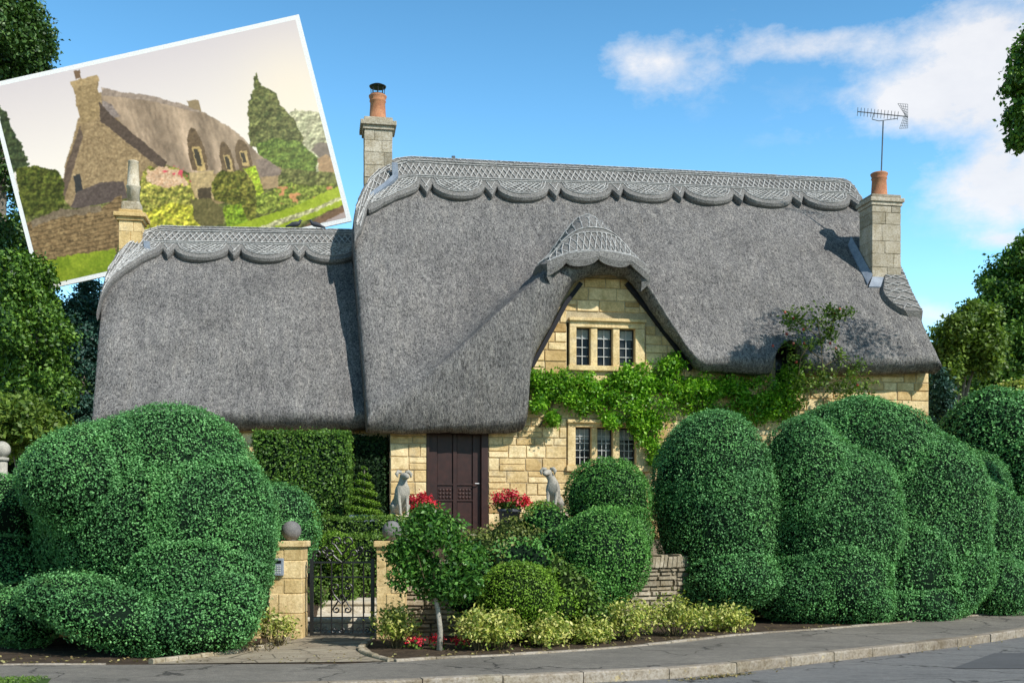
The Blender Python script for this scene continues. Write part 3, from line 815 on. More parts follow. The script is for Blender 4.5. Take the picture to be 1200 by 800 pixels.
# right chimney
ch, cu, cv_, cz = chimney(1022, 1056, 240, 352, 1.0, .60, .26, .06, M['chimney'], 'tall stone chimney at the hipped end with plain terracotta pot')
pot(ch, cu-.02, cv_, cz-.02, .58, .185, M['terra'])
fl_ = MB(); cu0 = hp(1022,300,1.0)[0]; cu1 = hp(1056,300,1.0)[0]
def rz_(u, v): return Vector((u, v, main.z(min(u, main.u1-.05), v)+.05))
lpts = [(cu0-.02,1.95,-.10),(cu0-.02,1.6,-.12),(cu0-.02,1.25,-.13),(cu0-.0,.97,-.15)]
for (a, b, c), (a2, b2, c2) in zip(lpts, lpts[1:]):
    P_ = [rz_(a, b)+Vector((0,0,.16)), rz_(a2, b2)+Vector((0,0,.16)), rz_(a2+c2, b2-.05), rz_(a+c, b-.05)]; fl_.add(P_+[p+Vector((0,.02,-.03)) for p in P_], [(0,1,2,3),(7,6,5,4),(3,2,6,7),(0,4,5,1)])
P_ = [rz_(cu0, .985)+Vector((0,0,.10)), rz_(cu1, .985)+Vector((0,0,.08)), rz_(cu1, .84), rz_(cu0-.15, .86)]; fl_.add(P_+[p+Vector((0,.02,-.03)) for p in P_], [(3,2,1,0),(7,6,5,4)[::-1],(2,3,7,6),(0,1,5,4)])
fl_.build('lead_flashing', M['lead'], ch)
rc = (cu, cv_, cz)
# wing chimney
ch, cu, cv_, cz = chimney(139, 166, 258, 300, 3.5, .5, .26, .10, M['ashlar'], 'short stone chimney of the wing with tall cream pot')
MB().box((cu-.2, cv_-.2, cz-.02), (cu+.2, cv_+.2, cz+.2), .05).build('plinth', M['chimney'], ch)
h = .95; r = .14
pot(ch, cu+.03, cv_, cz+.18, h, r, M['cream'], [(r,0),(r*.98,h*.36),(r*1.12,h*.38),(r*1.12,h*.42),(r*.95,h*.43),(r*.78,h*.97),(r*.82,h*.98),(r*.8,h),(r*.6,h),(r*.6,h*.9)])
flash(ch, [(168,282,3.4),(169,296,3.3)], .14)

# tv aerials (stand on the cottage, things of their own)
def local(u, v, z): 
    return Vector((O2[0]+CA*u-SA*v, O2[1]+SA*u+CA*v, Z0+z))
base = local(*rc)
ae = empty('tv_aerial', 'large ladder-like tv aerial with mesh reflector above the right chimney pot', 'aerial', base)
def rel(px, py, D=base.y, off=0): return W(px, py, D)+Vector((0,off,0))-base
MB().tube([(0,0,-.25), rel(1035,142)], .016, 6).build('mast', M['alu'], ae)
bm_ = MB(); p = rel(1005,131); q = rel(1064,137); bm_.tube([p, q], .012, 5); bm_.tube([rel(1022,140), rel(1030,142), rel(1052,139)], .009, 5); bm_.tube([rel(1022,140), rel(1024,133)], .009, 5); bm_.build('boom', M['alu'], ae)
el = MB()
for i in range(13):
    c = p.lerp(q, i/15); el.tube([c+Vector((-.03,-.12,.05)), c+Vector((.03,.12,-.05))], .006, 4)
el.build('elements', M['alu'], ae)
rf = MB()
for (A0, B0) in (((1049,121),(1066,118)), ((1052,150),(1067,139))):
    a0, b0 = rel(*A0), rel(*B0); m0 = rel(1062,137)
for s_, (c0, c1) in ((1, ((1050,124),(1066,120))), (-1, ((1052,153),(1066,148)))):
    a0, b0 = rel(*c0), rel(*c1); m0 = rel(1058,136.5); m1 = rel(1066,136.5)
    for i in range(6):
        t = i/5; rf.tube([m0.lerp(a0, t)+Vector((0,-.12,0)), m1.lerp(b0, t)+Vector((0,.12,0))], .005, 4)
    for i in range(5):
        t = i/4; rf.tube([m0.lerp(m1, t)+Vector((0,-.12+.24*t,0)), a0.lerp(b0, t)+Vector((0,-.12+.24*t,0))], .005, 4)
rf.build('reflector', M['alu'], ae)
pb = W(531, 192, 29.5)
a2 = empty('tv_aerial', 'tiny aerial tip showing over the main ridge right of the cowled chimney', 'aerial', pb)
MB().tube([(0,0,-3.2),(0,0,.14)], .02, 6).build('mast', M['alu'], a2)
e2 = MB().tube([(-.45,0,-.03),(.1,0,.1)], .012, 5)
for i in range(6): e2.tube([(-.42+i*.08,-.1,-.03+i*.018),(-.42+i*.08,.1,-.01+i*.018)], .006, 4)
e2.box((-.04,-.05,.08),(.06,.05,.2), .01)
e2.build('elements', M['alu'], a2)

# pigeons on the wing ridge
def bird(px, py, flip, label):
    v = 4.05; u, _, z = hp(px, py, v); z = wing.ztop(u)+.15
    loc = local(u, v, z)
    o = empty('pigeon', label, 'bird', loc, A, 'pigeons on the wing ridge')
    f = -1 if flip else 1
    V, Fc = [], []
    mb = MB(); mb.tube([(-.20*f,0,.03),(-.12*f,0,.055),(-.04*f,0,.085),(.05*f,0,.10),(.10*f,0,.12),(.125*f,0,.16),(.14*f,0,.185),(.165*f,0,.185)], [.018,.03,.055,.06,.045,.03,.032,.01], 10)
    mb.build('body', mat_flat('pigeon_feathers', (.05,.055,.07)), o, True)
    MB().tube([(.16*f,0,.185),(.195*f,0,.178)], [.01,.003], 6).build('beak', M['alu'], o)
    for s_ in (-.02, .02): MB().tube([(0,s_,.05),(0,s_,-.01)], .005, 5).build('leg', M['alu'], o)
bird(345, 275, False, 'pigeon crouched on the wing ridge, the one nearer the cream chimney pot')
bird(371, 272, True, 'pigeon standing on the wing ridge, the one nearer the main roof')

# ------------------------------------------------------------------ the big tilted print behind the wing
def sd(poly, X, Y):
    ins = np.zeros(X.shape, bool); n = len(poly); j = n-1
    for i in range(n):
        xi, yi = poly[i]; xj, yj = poly[j]
        c = ((yi > Y) != (yj > Y)) & (X < (xj-xi)*(Y-yi)/(yj-yi+1e-9)+xi); ins ^= c; j = i
    return ins
def vnoise(X, Y, sc, seed=0):
    r = np.random.default_rng(seed); G = r.random((256,256)); x = X/sc+50; y = Y/sc+50
    xi = np.floor(x).astype(int); yi = np.floor(y).astype(int); fx = x-xi; fy = y-yi; fx = fx*fx*(3-2*fx); fy = fy*fy*(3-2*fy)
    g = lambda a, b: G[a % 256, b % 256]
    return (g(xi,yi)*(1-fx)+g(xi+1,yi)*fx)*(1-fy)+(g(xi,yi+1)*(1-fx)+g(xi+1,yi+1)*fx)*fy
def fbm(X, Y, sc, seed=0): return (vnoise(X,Y,sc,seed)*.5+vnoise(X,Y,sc/2,seed+1)*.3+vnoise(X,Y,sc/4,seed+2)*.2)
def paint(X, Y):
    C = np.zeros(X.shape+(3,))
    EMB = ((fbm(X+1.6,Y+2.4,6,60)-fbm(X,Y,6,60))*1.3+(vnoise(X+.8,Y+1.2,2.2,61)-vnoise(X,Y,2.2,61))*.5)[...,None]
    X = X+(vnoise(X,Y,4,62)-.5)*1.3; Y = Y+(vnoise(X,Y,4,63)-.5)*1.3
    def lay(mask, c1, c2=None, sc=6, seed=0, con=1.0, emb=1):
        if c1[1] <= c1[0]: con = con*.55
        n = np.clip((fbm(X,Y,sc*.62,seed)*.7+vnoise(X,Y,1.6,seed+50)*.3-.5)*2.4*con+.5, 0, 1)[...,None]; c2 = c2 or c1
        col = np.array(c1)/255.*(1-n)+np.array(c2)/255.*n; m = mask[...,None]
        if c1 != c2 and emb: col = col*np.clip(1+EMB*(.95 if c1[1] > c1[0] else .28), .6, 1.5)
        C[:] = np.where(m, col, C)
    # sky of the print
    t = np.clip((Y-30+X*.2)/200, 0, 1)[...,None]
    C[:] = np.array((186,178,198))/255*(1-t)+np.array((244,236,230))/255*t
    warm = np.exp(-(((X-345)/60)**2+((Y-110)/60)**2))[...,None]; C[:] = C*(1-warm*.5)+np.array((250,232,205))/255*warm*.5
    # left dark conifer, hedge
    wob = (fbm(X,Y,7,3)-.5)*10
    lay(sd([(0,120),(10,140),(22,165),(34,193),(0,210)], X+wob, Y), (28,44,28), (62,80,44), 5, 4)
    lay(sd([(330,160),(345,128),(375,132),(392,165),(395,210),(330,200)], X+wob, Y+wob), (150,156,118), (190,188,150), 8, 5)
    # tall conifer
    lay(sd([(301,84),(306,100),(322,108),(330,125),(345,140),(357,165),(352,170),(330,178),(293,172),(290,150),(292,118),(298,104)], X+wob*.6, Y+wob*.4), (38,52,24), (110,116,56), 5, 6)
    lay(sd([(300,170),(320,162),(350,165),(372,185),(368,205),(345,216),(325,200),(305,185)], X+wob*.5, Y+wob*.5), (42,70,22), (110,140,44), 5, 7)
    # far small house
    lay(sd([(365,176),(372,167),(385,168),(396,188),(394,195),(380,190)], X, Y), (98,88,84), (120,108,100), 5, 8)
    lay(sd([(372,186),(383,181),(400,197),(400,220),(382,214),(374,200)], X, Y), (150,112,78), (176,138,98), 6, 9)
    lay(sd([(0,232),(60,212),(150,190),(232,190),(320,196),(420,205),(430,420),(-20,420)], X, Y+wob*.3), (54,66,26), (120,124,58), 6, 44)
    lay(sd([(222,195),(330,196),(320,214),(296,226),(255,240),(222,230)], X, Y), (120,98,62), (176,148,100), 4, 45)
    # stone gable and chimney
    lay(sd([(92,140),(118,108),(160,170),(185,195),(175,205),(138,232),(82,242),(72,232),(76,195)], X, Y), (112,90,62), (184,156,112), 4, 10)
    lay(sd([(72,232),(76,200),(94,148),(97,160),(84,205),(75,236)], X, Y), (78,62,56), (100,84,72), 4, 11)
    lay(sd([(84,98),(90,94),(112,90),(116,99),(114,104),(121,118),(122,136),(96,146),(90,125),(88,112)], X, Y), (120,98,64), (178,150,104), 4, 12)
    lay(sd([(86,84),(93,82),(95,92),(89,93)], X, Y), (110,84,64))
    lay(sd([(82,96),(114,88),(117,96),(86,104)], X, Y), (150,122,80), (186,158,112), 3, 12)
    lay(sd([(86,206),(94,204),(97,224),(89,227)], X, Y), (40,44,50))
    # big roof
    roofp = [(119,102),(145,109),(180,114),(225,125),(250,138),(270,150),(285,162),(300,178),(312,188),(331,200),(326,207),(305,210),(296,204),(270,204),(222,203),(190,192),(165,170),(140,142),(119,118)]
    lay(sd(roofp, X, Y), (158,133,110), (184,158,134), 20, 13, .8, 0)
    m = sd(roofp, X, Y); streak = (np.sin((X*.62-Y*.35)*.16+2*fbm(X,Y,24,14))*.5+.5)[...,None]; fibre = vnoise(X*.9-Y*.3, Y*.25+X*.2, 2.2, 71)[...,None]
    fold = np.zeros(X.shape)
    for (x, y) in ((233,170),(268,178),(288,176)):
        d = (X-x)-(Y-y)*.25; fold += np.where(Y > y-40, np.exp(-((d+13)/6)**2)*.45-np.exp(-((d-8)/5)**2)*.5, 0)*np.clip((Y-y+45)/45, 0, 1)
    C[:] = np.where(m[...,None], C*(.80+.22*streak+.22*(fibre-.5)+fold[...,None]*.55), C)
    lay(sd([(119,102),(140,108),(176,112),(232,128),(236,133),(180,119),(140,114),(119,112)], X, Y), (136,118,108), (160,142,130), 5, 15)
    lay(sd([(120,118),(130,122),(141,136),(121,143)], X, Y), (110,98,98), (150,136,132), 3, 16)
    lay(sd([(116,118),(128,133),(196,190),(190,199),(150,168),(118,142)], X, Y), (66,54,50), (84,70,62), 4, 16)
    lay(sd([(219,119),(232,117),(237,131),(222,126)], X, Y), (140,120,88))
    # dormer fronts
    for (x, y, w, h) in ((232,186,10,36),(267,192,8,26),(286,186,9,22)):
        lay((((X-x-(Y-y)*.2)/w)**2+((Y-y)/h)**2 < 1) & (Y < y+14), (78,62,48), (112,90,64), 4, 17)
        lay((abs(X-x-1-(Y-y)*.25) < w*.5) & (abs(Y-y) < h*.4), (170,138,78), (206,176,112), 3, 17)
        lay((abs(X-x-(Y-y)*.25) < w*.28) & (abs(Y-y+1) < h*.28), (52,50,44))
    lay(sd([(222,203),(250,200),(253,232),(232,236),(225,220)], X, Y), (160,134,88), (198,172,120), 4, 18)
    lay(sd([(231,222),(247,219),(249,236),(234,240)], X, Y), (48,44,36), (80,66,48), 3, 18)
    lay(sd([(300,188),(312,186),(331,200),(326,206),(306,210)], X, Y), (104,88,82), (140,122,112), 6, 19)
    lay(sd([(306,208),(326,206),(326,220),(308,222)], X, Y), (148,120,84), (170,140,100), 5, 19)
    # lean-to tiles, hedges
    lay(sd([(82,244),(90,225),(118,214),(145,212),(150,232),(100,243)], X, Y), (62,52,54), (96,84,80), 3, 20)
    lay(sd([(17,197),(40,194),(68,200),(76,215),(74,246),(30,254),(22,230)], X+wob*.4, Y+wob*.4), (34,48,12), (92,102,30), 6, 21)
    # garden flowers and bushes
    lay(sd([(165,205),(175,195),(210,198),(222,212),(228,232),(240,262),(215,272),(170,270),(162,240)], X+wob*.6, Y+wob*.6), (84,96,30), (196,184,70), 5, 22)
    lay(sd([(172,200),(185,194),(212,202),(220,215),(196,222),(172,214)], X+wob, Y+wob), (176,120,84), (240,214,178), 3, 23)
    fl = (vnoise(X,Y,3,24) > .7) & sd([(185,195),(215,198),(224,212),(200,210)], X+wob, Y+wob); lay(fl, (196,44,60), (230,90,110), 3, 24)
    lay(sd([(168,250),(200,238),(228,242),(240,262),(215,274),(172,272)], X+wob*.5, Y+wob*.5), (120,132,24), (220,206,52), 5, 25)
    lay(sd([(225,235),(245,232),(262,245),(262,262),(240,268),(228,258)], X+wob*.5, Y+wob*.5), (66,66,34), (120,110,62), 4, 26)
    lay(sd([(250,206),(262,200),(286,200),(298,215),(303,250),(296,262),(282,262),(276,240),(252,235),(248,220)], X+wob*.5, Y+wob*.4), (44,56,14), (132,128,40), 5, 27)
    lay(sd([(285,198),(300,196),(309,225),(302,232),(296,212)], X+wob*.4, Y+wob*.4), (110,150,16), (190,206,40), 4, 28)
    lay(sd([(260,243),(282,238),(292,262),(266,266)], X+wob*.3, Y+wob*.3), (70,110,14), (140,170,30), 4, 29)
    lay(sd([(302,230),(340,214),(372,218),(392,215),(390,228),(350,240),(310,252),(300,250)], X+wob*.6, Y+wob*.6), (60,84,20), (150,166,50), 4, 30)
    fl = (vnoise(X,Y,4,31) > .72) & sd([(320,215),(390,214),(390,230),(330,240)], X+wob, Y+wob); lay(fl, (190,90,60), (220,170,90), 3, 31)
    # lawn
    lay(sd([(252,272),(300,256),(350,240),(396,218),(404,226),(408,238),(350,262),(300,285),(250,285)], X, Y), (128,158,14), (168,192,34), 16, 32, .8, 0)
    lay(sd([(285,274),(330,256),(370,243),(404,228),(404,232),(372,247),(334,261),(290,278)], X, Y), (166,168,110), (196,190,150), 4, 33)
    lay(sd([(352,268),(380,250),(412,236),(414,262),(356,280)], X, Y), (88,62,42), (130,98,76), 4, 34)
    lay(sd([(375,262),(412,244),(414,262),(378,272)], X, Y), (168,150,150))
    # bottom left: dry stone wall and lawn
    lay(sd([(30,262),(60,250),(118,244),(142,228),(146,262),(135,300),(44,318),(36,300)], X, Y), (96,72,44), (166,136,90), 5, 35)
    m = sd([(30,262),(60,250),(118,244),(142,228),(146,262),(135,300),(44,318)], X, Y) & ((((Y+X*.2) % 5) < 1.0) | (vnoise(X*1.0,Y*2,4,36) > .74)); C[:] = np.where(m[...,None], C*.66, C)
    lay(sd([(36,258),(60,248),(118,240),(120,248),(60,258),(38,268)], X+wob*.5, Y+wob*.5), (84,70,56), (140,124,100), 3, 37)
    lay(sd([(38,312),(60,304),(135,290),(140,330),(40,345)], X+wob*.5, Y+wob*.5), (96,128,12), (146,168,26), 16, 38, .8, 0)
    grain = (vnoise(X,Y,1.3,90)-.5)[...,None]*np.clip(1.2-C.min(-1, keepdims=True)*1.5, 0, 1)*.28
    mist = np.exp(-(((X-380)/110)**2+((Y-150)/90)**2))[...,None]*.18
    C[:] = C*(1+grain*.8); k = np.pad(C, ((1,1),(1,1),(0,0)), mode='edge'); C[:] = (k[1:-1,1:-1]*4+k[:-2,1:-1]+k[2:,1:-1]+k[1:-1,:-2]+k[1:-1,2:])/8
    C[:] = C*(1-mist)+np.array((240,228,205))/255*mist
    g = C.mean(-1, keepdims=True); C[:] = g+(C-g)*.84
    C[:] = C*.90+np.array((236,214,176))/255*.10
    return np.clip(C, 0, 1)
PD = 29.5
TR, BL, BR = np.array((350.,17.)), np.array((46.,341.)), np.array((412.,259.))
TL = TR+BL-BR
pr = empty('photo_print', 'tilted white-bordered photo print of a brown thatched cottage, standing behind the wing roof', 'photo print', W(260, 620, PD))
off = Vector(pr.location)
def plane_pts(nx, ny, m, dy):
    s_ = np.linspace(m[0], 1-m[0], nx); t_ = np.linspace(m[1], 1-m[1], ny); SX, TY = np.meshgrid(s_, t_, indexing='ij')
    X = TL[0]+(TR-TL)[0]*SX+(BL-TL)[0]*TY; Y = TL[1]+(TR-TL)[1]*SX+(BL-TL)[1]*TY
    V = np.stack([(X-HX)/F*PD-off.x, np.full(X.shape, dy), EYE+(HY-Y)/F*PD-off.z], -1)
    return X, Y, V
nx, ny = 400, 270
X, Y, V = plane_pts(nx, ny, (.014, .021), -.004)
Xc = (X[:-1,:-1]+X[1:,1:])/2; Yc = (Y[:-1,:-1]+Y[1:,1:])/2
Cc = paint(Xc, Yc); lin = 1.12*np.where(Cc <= .04045, Cc/12.92, ((Cc+.055)/1.055)**2.4)
I = np.arange(nx*ny).reshape(nx, ny)
Fc = np.stack([I[:-1,:-1], I[:-1,1:], I[1:,1:], I[1:,:-1]], -1).reshape(-1,4)
t = NT('print_ink'); cc = t.attr('fcol', 'Color'); M['ink'] = t.fin(t.mix(cc, (1.0,.96,.92), 1., 'MULTIPLY'), .7, None, .1)
mobj('picture', V.reshape(-1,3), Fc, M['ink'], pr, fcol=lin.reshape(-1,3))
_, _, V = plane_pts(2, 2, (0, 0), 0); a = V.reshape(-1,3); b = a+np.array([0,.06,0])
M['paper'] = mat_flat('white_paper', (.92,.90,.88), .6)
mobj('border', np.concatenate([a, b]), [(0,1,3,2),(4,6,7,5),(0,4,5,1),(1,5,7,3),(3,7,6,2),(2,6,4,0)], M['paper'], pr)
for px in (190, 350):
    q = W(px, 262, PD)-off; MB().box((q.x-.06,.07,-1.6),(q.x+.06,.19,q.z), .01).build('post', M['timber'], pr)

# ------------------------------------------------------------------ ground
def struct(o): o['kind'] = 'structure'; return o
kerbline = [(-60,4),(-12,9.4),(-8,9.9),(-4,10.4),(-1.34,10.9),(1.27,11.75),(2.25,12.2),(3.93,13.5),(5.6,14.75),(7.3,16.25),(12,21),(20,30),(60,78)]
backline = [(-60,6.6),(-14,11.2),(-8,11.9),(-3.4,12.15),(-1.7,12.2),(-.97,12.58),(0,13.0),(1.05,13.6),(2.2,14.5),(3.36,15.6),(5.1,16.7),(7,18.2),(9.4,20.3),(16,27),(24,37),(62,84)]
def along(line, step):
    P_ = [Vector((x, y, 0)) for x, y in line]
    # catmull
    out = []
    for i in range(len(P_)-1):
        p0 = P_[max(i-1,0)]; p1 = P_[i]; p2 = P_[i+1]; p3 = P_[min(i+2, len(P_)-1)]
        n = max(1, int((p2-p1).length/step))
        for k in range(n):
            t = k/n; out.append(.5*((2*p1)+(p2-p0)*t+(2*p0-5*p1+4*p2-p3)*t*t+(3*p1-p0-3*p2+p3)*t**3))
    out.append(P_[-1]); return out
def sheet(name, line_a, line_b, za, zb, mat, n=160):
    def resamp(P_):
        d = [0]
        for a, b in zip(P_, P_[1:]): d.append(d[-1]+(b-a).length)
        xs = np.interp(np.linspace(0,1,n), np.array(d)/d[-1], [p.x for p in P_]); ys = np.interp(np.linspace(0,1,n), np.array(d)/d[-1], [p.y for p in P_]); return list(zip(xs, ys))
    a = resamp(line_a); b = resamp(line_b)
    V = [(x,y,za) for x,y in a]+[(x,y,zb) for x,y in b]; Fc = [(i,i+1,n+i+1,n+i) for i in range(n-1)]
    return struct(mobj(name, V, Fc, mat))
struct(MB().add([(-400,-300,-.06),(400,-300,-.06),(400,700,-.06),(-400,700,-.06)], [(0,1,2,3)]).build('ground', M['grass']))
KL = along(kerbline, .3); BLn = along(backline, .3)
sheet('road', [Vector((p.x+3,p.y-40,0)) for p in KL], KL, -.03, 0, M['road'])
# kerb stones
kb = MB(); acc = 0; cur = [KL[0]]
fine = along(kerbline, .15)
i = 0
seg = .9
d = 0; start = 0; pos = [0]
for a, b in zip(fine, fine[1:]): pos.append(pos[-1]+(b-a).length)
def at_line(fine, pos, s_): return Vector((np.interp(s_, pos, [p.x for p in fine]), np.interp(s_, pos, [p.y for p in fine]), 0))
s_ = 0
while s_ < pos[-1]-1:
    L_ = seg*random.uniform(.85, 1.15)
    a = at_line(fine, pos, s_+.006); b = at_line(fine, pos, s_+L_-.006); t = (b-a).normalized(); n = Vector((-t.y, t.x, 0))
    h = .115+random.uniform(-.004,.004); c = .018; wd_ = .14
    o_ = random.uniform(-.006,.006); a = a+n*o_; b = b+n*o_
    prof = [(0,-.06),(0,h-c),(c*.3,h-c*.3),(c,h),(wd_,h),(wd_,-.06)]
    kb.add([a+n*x+Vector((0,0,z)) for x, z in prof]+[b+n*x+Vector((0,0,z)) for x, z in prof], [(k,k+6,k+7,k+1) for k in range(5)]+[(0,1,2,3,4,5),(11,10,9,8,7,6)])
    s_ += L_
struct(kb.build('kerb', M['kerb']))
inner = []
for i, p in enumerate(KL):
    t = (KL[min(i+1,len(KL)-1)]-KL[max(i-1,0)]).normalized(); inner.append(p+Vector((-t.y,t.x,0))*.13)
sheet('pavement', inner, BLn, .108, .125, M['asphalt'])
back2 = [Vector((p.x-2, p.y+30, 0)) for p in BLn]
sheet('soil', [p+Vector((0,-.02,0)) for p in BLn], back2, .12, .12, M['soil'])
# edging setts along the back of the pavement
def setts(name, pts, w=.1, h=.16, mat='kerb', l=.22):
    fine = [Vector(p) for p in pts]; pos = [0]
    for a, b in zip(fine, fine[1:]): pos.append(pos[-1]+(b-a).length)
    mb = MB(); s_ = 0
    while s_ < pos[-1]-l:
        ll = l*random.uniform(.8, 1.2)
        a = at_line(fine, pos, s_+.004); b = at_line(fine, pos, s_+ll-.004); t = (b-a).normalized(); n = Vector((-t.y,t.x,0)); hh = h+random.uniform(-.008,.01); c = .012
        prof = [(0,0),(0,hh-c),(c,hh),(w-c,hh),(w,hh-c),(w,0)]
        mb.add([a+n*x+Vector((0,0,z)) for x, z in prof]+[b+n*x+Vector((0,0,z)) for x, z in prof], [(k,k+6,k+7,k+1) for k in range(5)]+[(0,1,2,3,4,5),(11,10,9,8,7,6)])
        s_ += ll
    return struct(mb.build(name, M[mat]))
visible = [p for p in BLn if -14 < p.x < 20]
setts('edging', [p for p in visible if p.x > -1.35], .09, .145, 'kerb', .5); setts('edging', [p for p in visible if p.x < -3.9], .06, .138, 'kerb', .4)
# entrance apron
ap = [W(200,786,12.0), W(455,783,12.2)]
apron = [(-3.95,12.16),(-1.32,12.40),(-1.62,13.1),(-1.83,13.9),(-1.85,15.0),(-1.80,16.3),(-2.85,16.3),(-2.88,15.0),(-3.02,14.2),(-3.35,13.3)]
struct(MB().add([(x,y,.13) for x,y in apron], [tuple(range(len(apron)))]).build('entrance_paving', M['paving']))
setts('edging', along([(-3.95,12.2),(-3.55,12.8),(-3.2,13.4),(-3.02,14.1),(-2.95,14.85)], .15), .08, .17, 'rubble', .2)
setts('edging', along([(-1.32,12.42),(-1.60,12.9),(-1.80,13.5),(-1.84,14.1),(-1.86,14.8)], .15), .08, .165, 'rubble', .2)
# darker repair in the road
struct(MB().add([(*W(1115,783,1300*1.6/163)[:2],.004),(*W(1165,765,1300*1.6/145)[:2],.004),(*W(1290,765,1300*1.6/145)[:2],.004),(*W(1290,783,1300*1.6/163)[:2],.004)], [(0,1,2,3)]).build('road_patch', M['patch']))
# grass verge in the near left corner
gv = []
for i in range(5000):
    x = random.uniform(-8.5,-4.6); y = 10.62+.14*(x+6)+random.uniform(-.40,.26); gv.append((x,y,.12))
P_ = np.array(gv); V, Fc = leafquads(P_+np.array([0,0,.02]), np.tile([0,-1.,.2],(len(P_),1)), .05, .15, .5)
o = mobj('grass', V, Fc, M['box'], rnd=rng.random(len(P_))); o['kind'] = 'stuff'; props(o, 'short grass verge at the near left end of the pavement', 'grass')
struct(MB().add([(-9,9.95,.116),(-4.45,10.6,.116),(-4.6,11.08,.116),(-9,10.5,.116)], [(0,1,2,3)]).build('verge', M['grass']))
# raised garden and terrace
terr = MB()
def gz(y): return interp(y, [15.6,16.4,18.5,20.3], [.15,.35,.95,1.38])
for (x0, x1) in ((-12,-2.9), (-1.75, 12)):
    xs = np.linspace(x0, x1, 30); ys = np.linspace(16.2, 20.3, 12)
    V = [(x, y+.85*max(0,x-.8), gz(y) if y > 16.25 else .05) for x in xs for y in ys]; I = np.arange(30*12).reshape(30,12)
    terr.add(V, [tuple(q) for q in np.stack([I[:-1,:-1],I[1:,:-1],I[1:,1:],I[:-1,1:]],-1).reshape(-1,4)])
struct(terr.build('garden_soil', M['soil']))
tp = [(-14,19.8),(-1,20.1),(12,22.3),(24,26),(24,46),(-14,40)]
struct(MB().add([(x,y,1.40) for x,y in tp]+[(x,y,-.05) for x,y in tp], [tuple(range(6))]+[(i,(i+1)%6,6+(i+1)%6,6+i) for i in range(6)]).build('terrace', M['paving']))
# garden steps
st = MB()
def slab(x0,x1,y0,y1,z,r=None):
    st.box((x0,y0,z-.05),(x1,y1,z), .012, r); 
    x = x0+.02
    while x < x1-.05:
        w = min(random.uniform(.25,.5), x1-.02-x); st.box((x+.004,y0+.03,z-.19),(x+w-.004,y1,z-.052), .01); x += w
slab(-3.15,-1.62,16.25,17.3,.30); slab(-3.1,-1.62,17.3,18.4,.48); slab(-2.55,-1.62,18.4,19.0,.66); slab(-2.55,-1.62,19.0,20.2,.84)
props(st.build('garden_steps', M['cream']), 'pale stone garden steps rising behind the iron gate', 'steps')

# ------------------------------------------------------------------ stone garden walls
def garden_wall(name, label, cat, pts, h, z0=.1, cope=True, cs=(.045,.10,.14,.46), mat='rubble', thick=.34):
    root = empty(name, label, cat, (pts[0][0], pts[0][1], z0)); ox, oy = pts[0]
    mb = MB(); cp = MB()
    for (a, b) in zip(pts, pts[1:]):
        A0 = Vector((a[0]-ox,a[1]-oy,0)); B0 = Vector((b[0]-ox,b[1]-oy,0)); t = (B0-A0); ln = t.length; t.normalize(); n = Vector((-t.y,t.x,0))
        hc = h-(.17 if cope else 0)
        q = [A0+n*.04, B0+n*.04, B0+n*thick, A0+n*thick]; mb.add([p for p in q]+[p+Vector((0,0,hc-.02)) for p in q], [(0,1,5,4),(1,2,6,5),(2,3,7,6),(3,0,4,7),(4,5,6,7)], 0.02)
        z = 0
        while z < hc-.03:
            hh = random.uniform(cs[0], cs[1]); s_ = -random.random()*.1
            while s_ < ln:
                w = random.uniform(cs[2], cs[3]); e = min(s_+w, ln); s0 = max(s_, 0)
                if e-s0 > .03:
                    o_ = random.uniform(-.03,.015); g = .006; c = .014; j = lambda: random.uniform(-.008,.008)
                    f = [A0+t*(s0+g+c+j())+n*o_+Vector((0,0,z+g+c*.6+j()*.5)), A0+t*(e-g-c+j())+n*o_+Vector((0,0,z+g+c*.6+j()*.5)), A0+t*(e-g-c+j())+n*(o_+j())+Vector((0,0,z+hh-g-c*.6+j()*.5)), A0+t*(s0+g+c+j())+n*(o_+j())+Vector((0,0,z+hh-g-c*.6+j()*.5))]
                    k = [A0+t*(s0+g)+n*.06+Vector((0,0,z+g)), A0+t*(e-g)+n*.06+Vector((0,0,z+g)), A0+t*(e-g)+n*.06+Vector((0,0,z+hh-g)), A0+t*(s0+g)+n*.06+Vector((0,0,z+hh-g))]
                    mb.add(f+k, [(0,1,2,3),(4,5,1,0),(5,6,2,1),(6,7,3,2),(7,4,0,3)])
                s_ += w
            z += hh
        if cope:
            s_ = 0
            while s_ < ln:
                w = random.uniform(.05,.10); hh = .17+random.uniform(-.02,.03)
                c0 = A0+t*(s_+w/2)+n*thick/2+Vector((0,0,hc))
                V = []; ang = math.atan2(t.y, t.x); 
                m2 = MB().box((-w/2+.004,-thick/2-.02,-.01),(w/2-.004,thick/2+.02,hh), .015, jit=.003)
                cp.add([c0+Vector((v[0]*math.cos(ang)-v[1]*math.sin(ang)+v[2]*.15*math.cos(ang), v[0]*math.sin(ang)+v[1]*math.cos(ang), v[2])) for v in m2.V], m2.F); s_ += w
    mb.build('stonework', M[mat], root)
    if cope: cp.build('coping', M[mat], root)
    return root
garden_wall('dry_stone_wall', 'grey dry-stone garden wall with upright coping stones behind the right-hand shrubs', 'wall', [(-1.5,15.35),(.4,15.7),(1.5,16.9),(2.6,17.5),(4.4,18.8),(9.5,23.2)], 1.08)
garden_wall('garden_wall', 'rough golden stone wall running left from the keypad gate pier', 'wall', [(-9,15.4),(-5,15.2),(-3.42,15.08)], 1.2, mat='stone', cope=False, cs=(.09,.16,.16,.38))
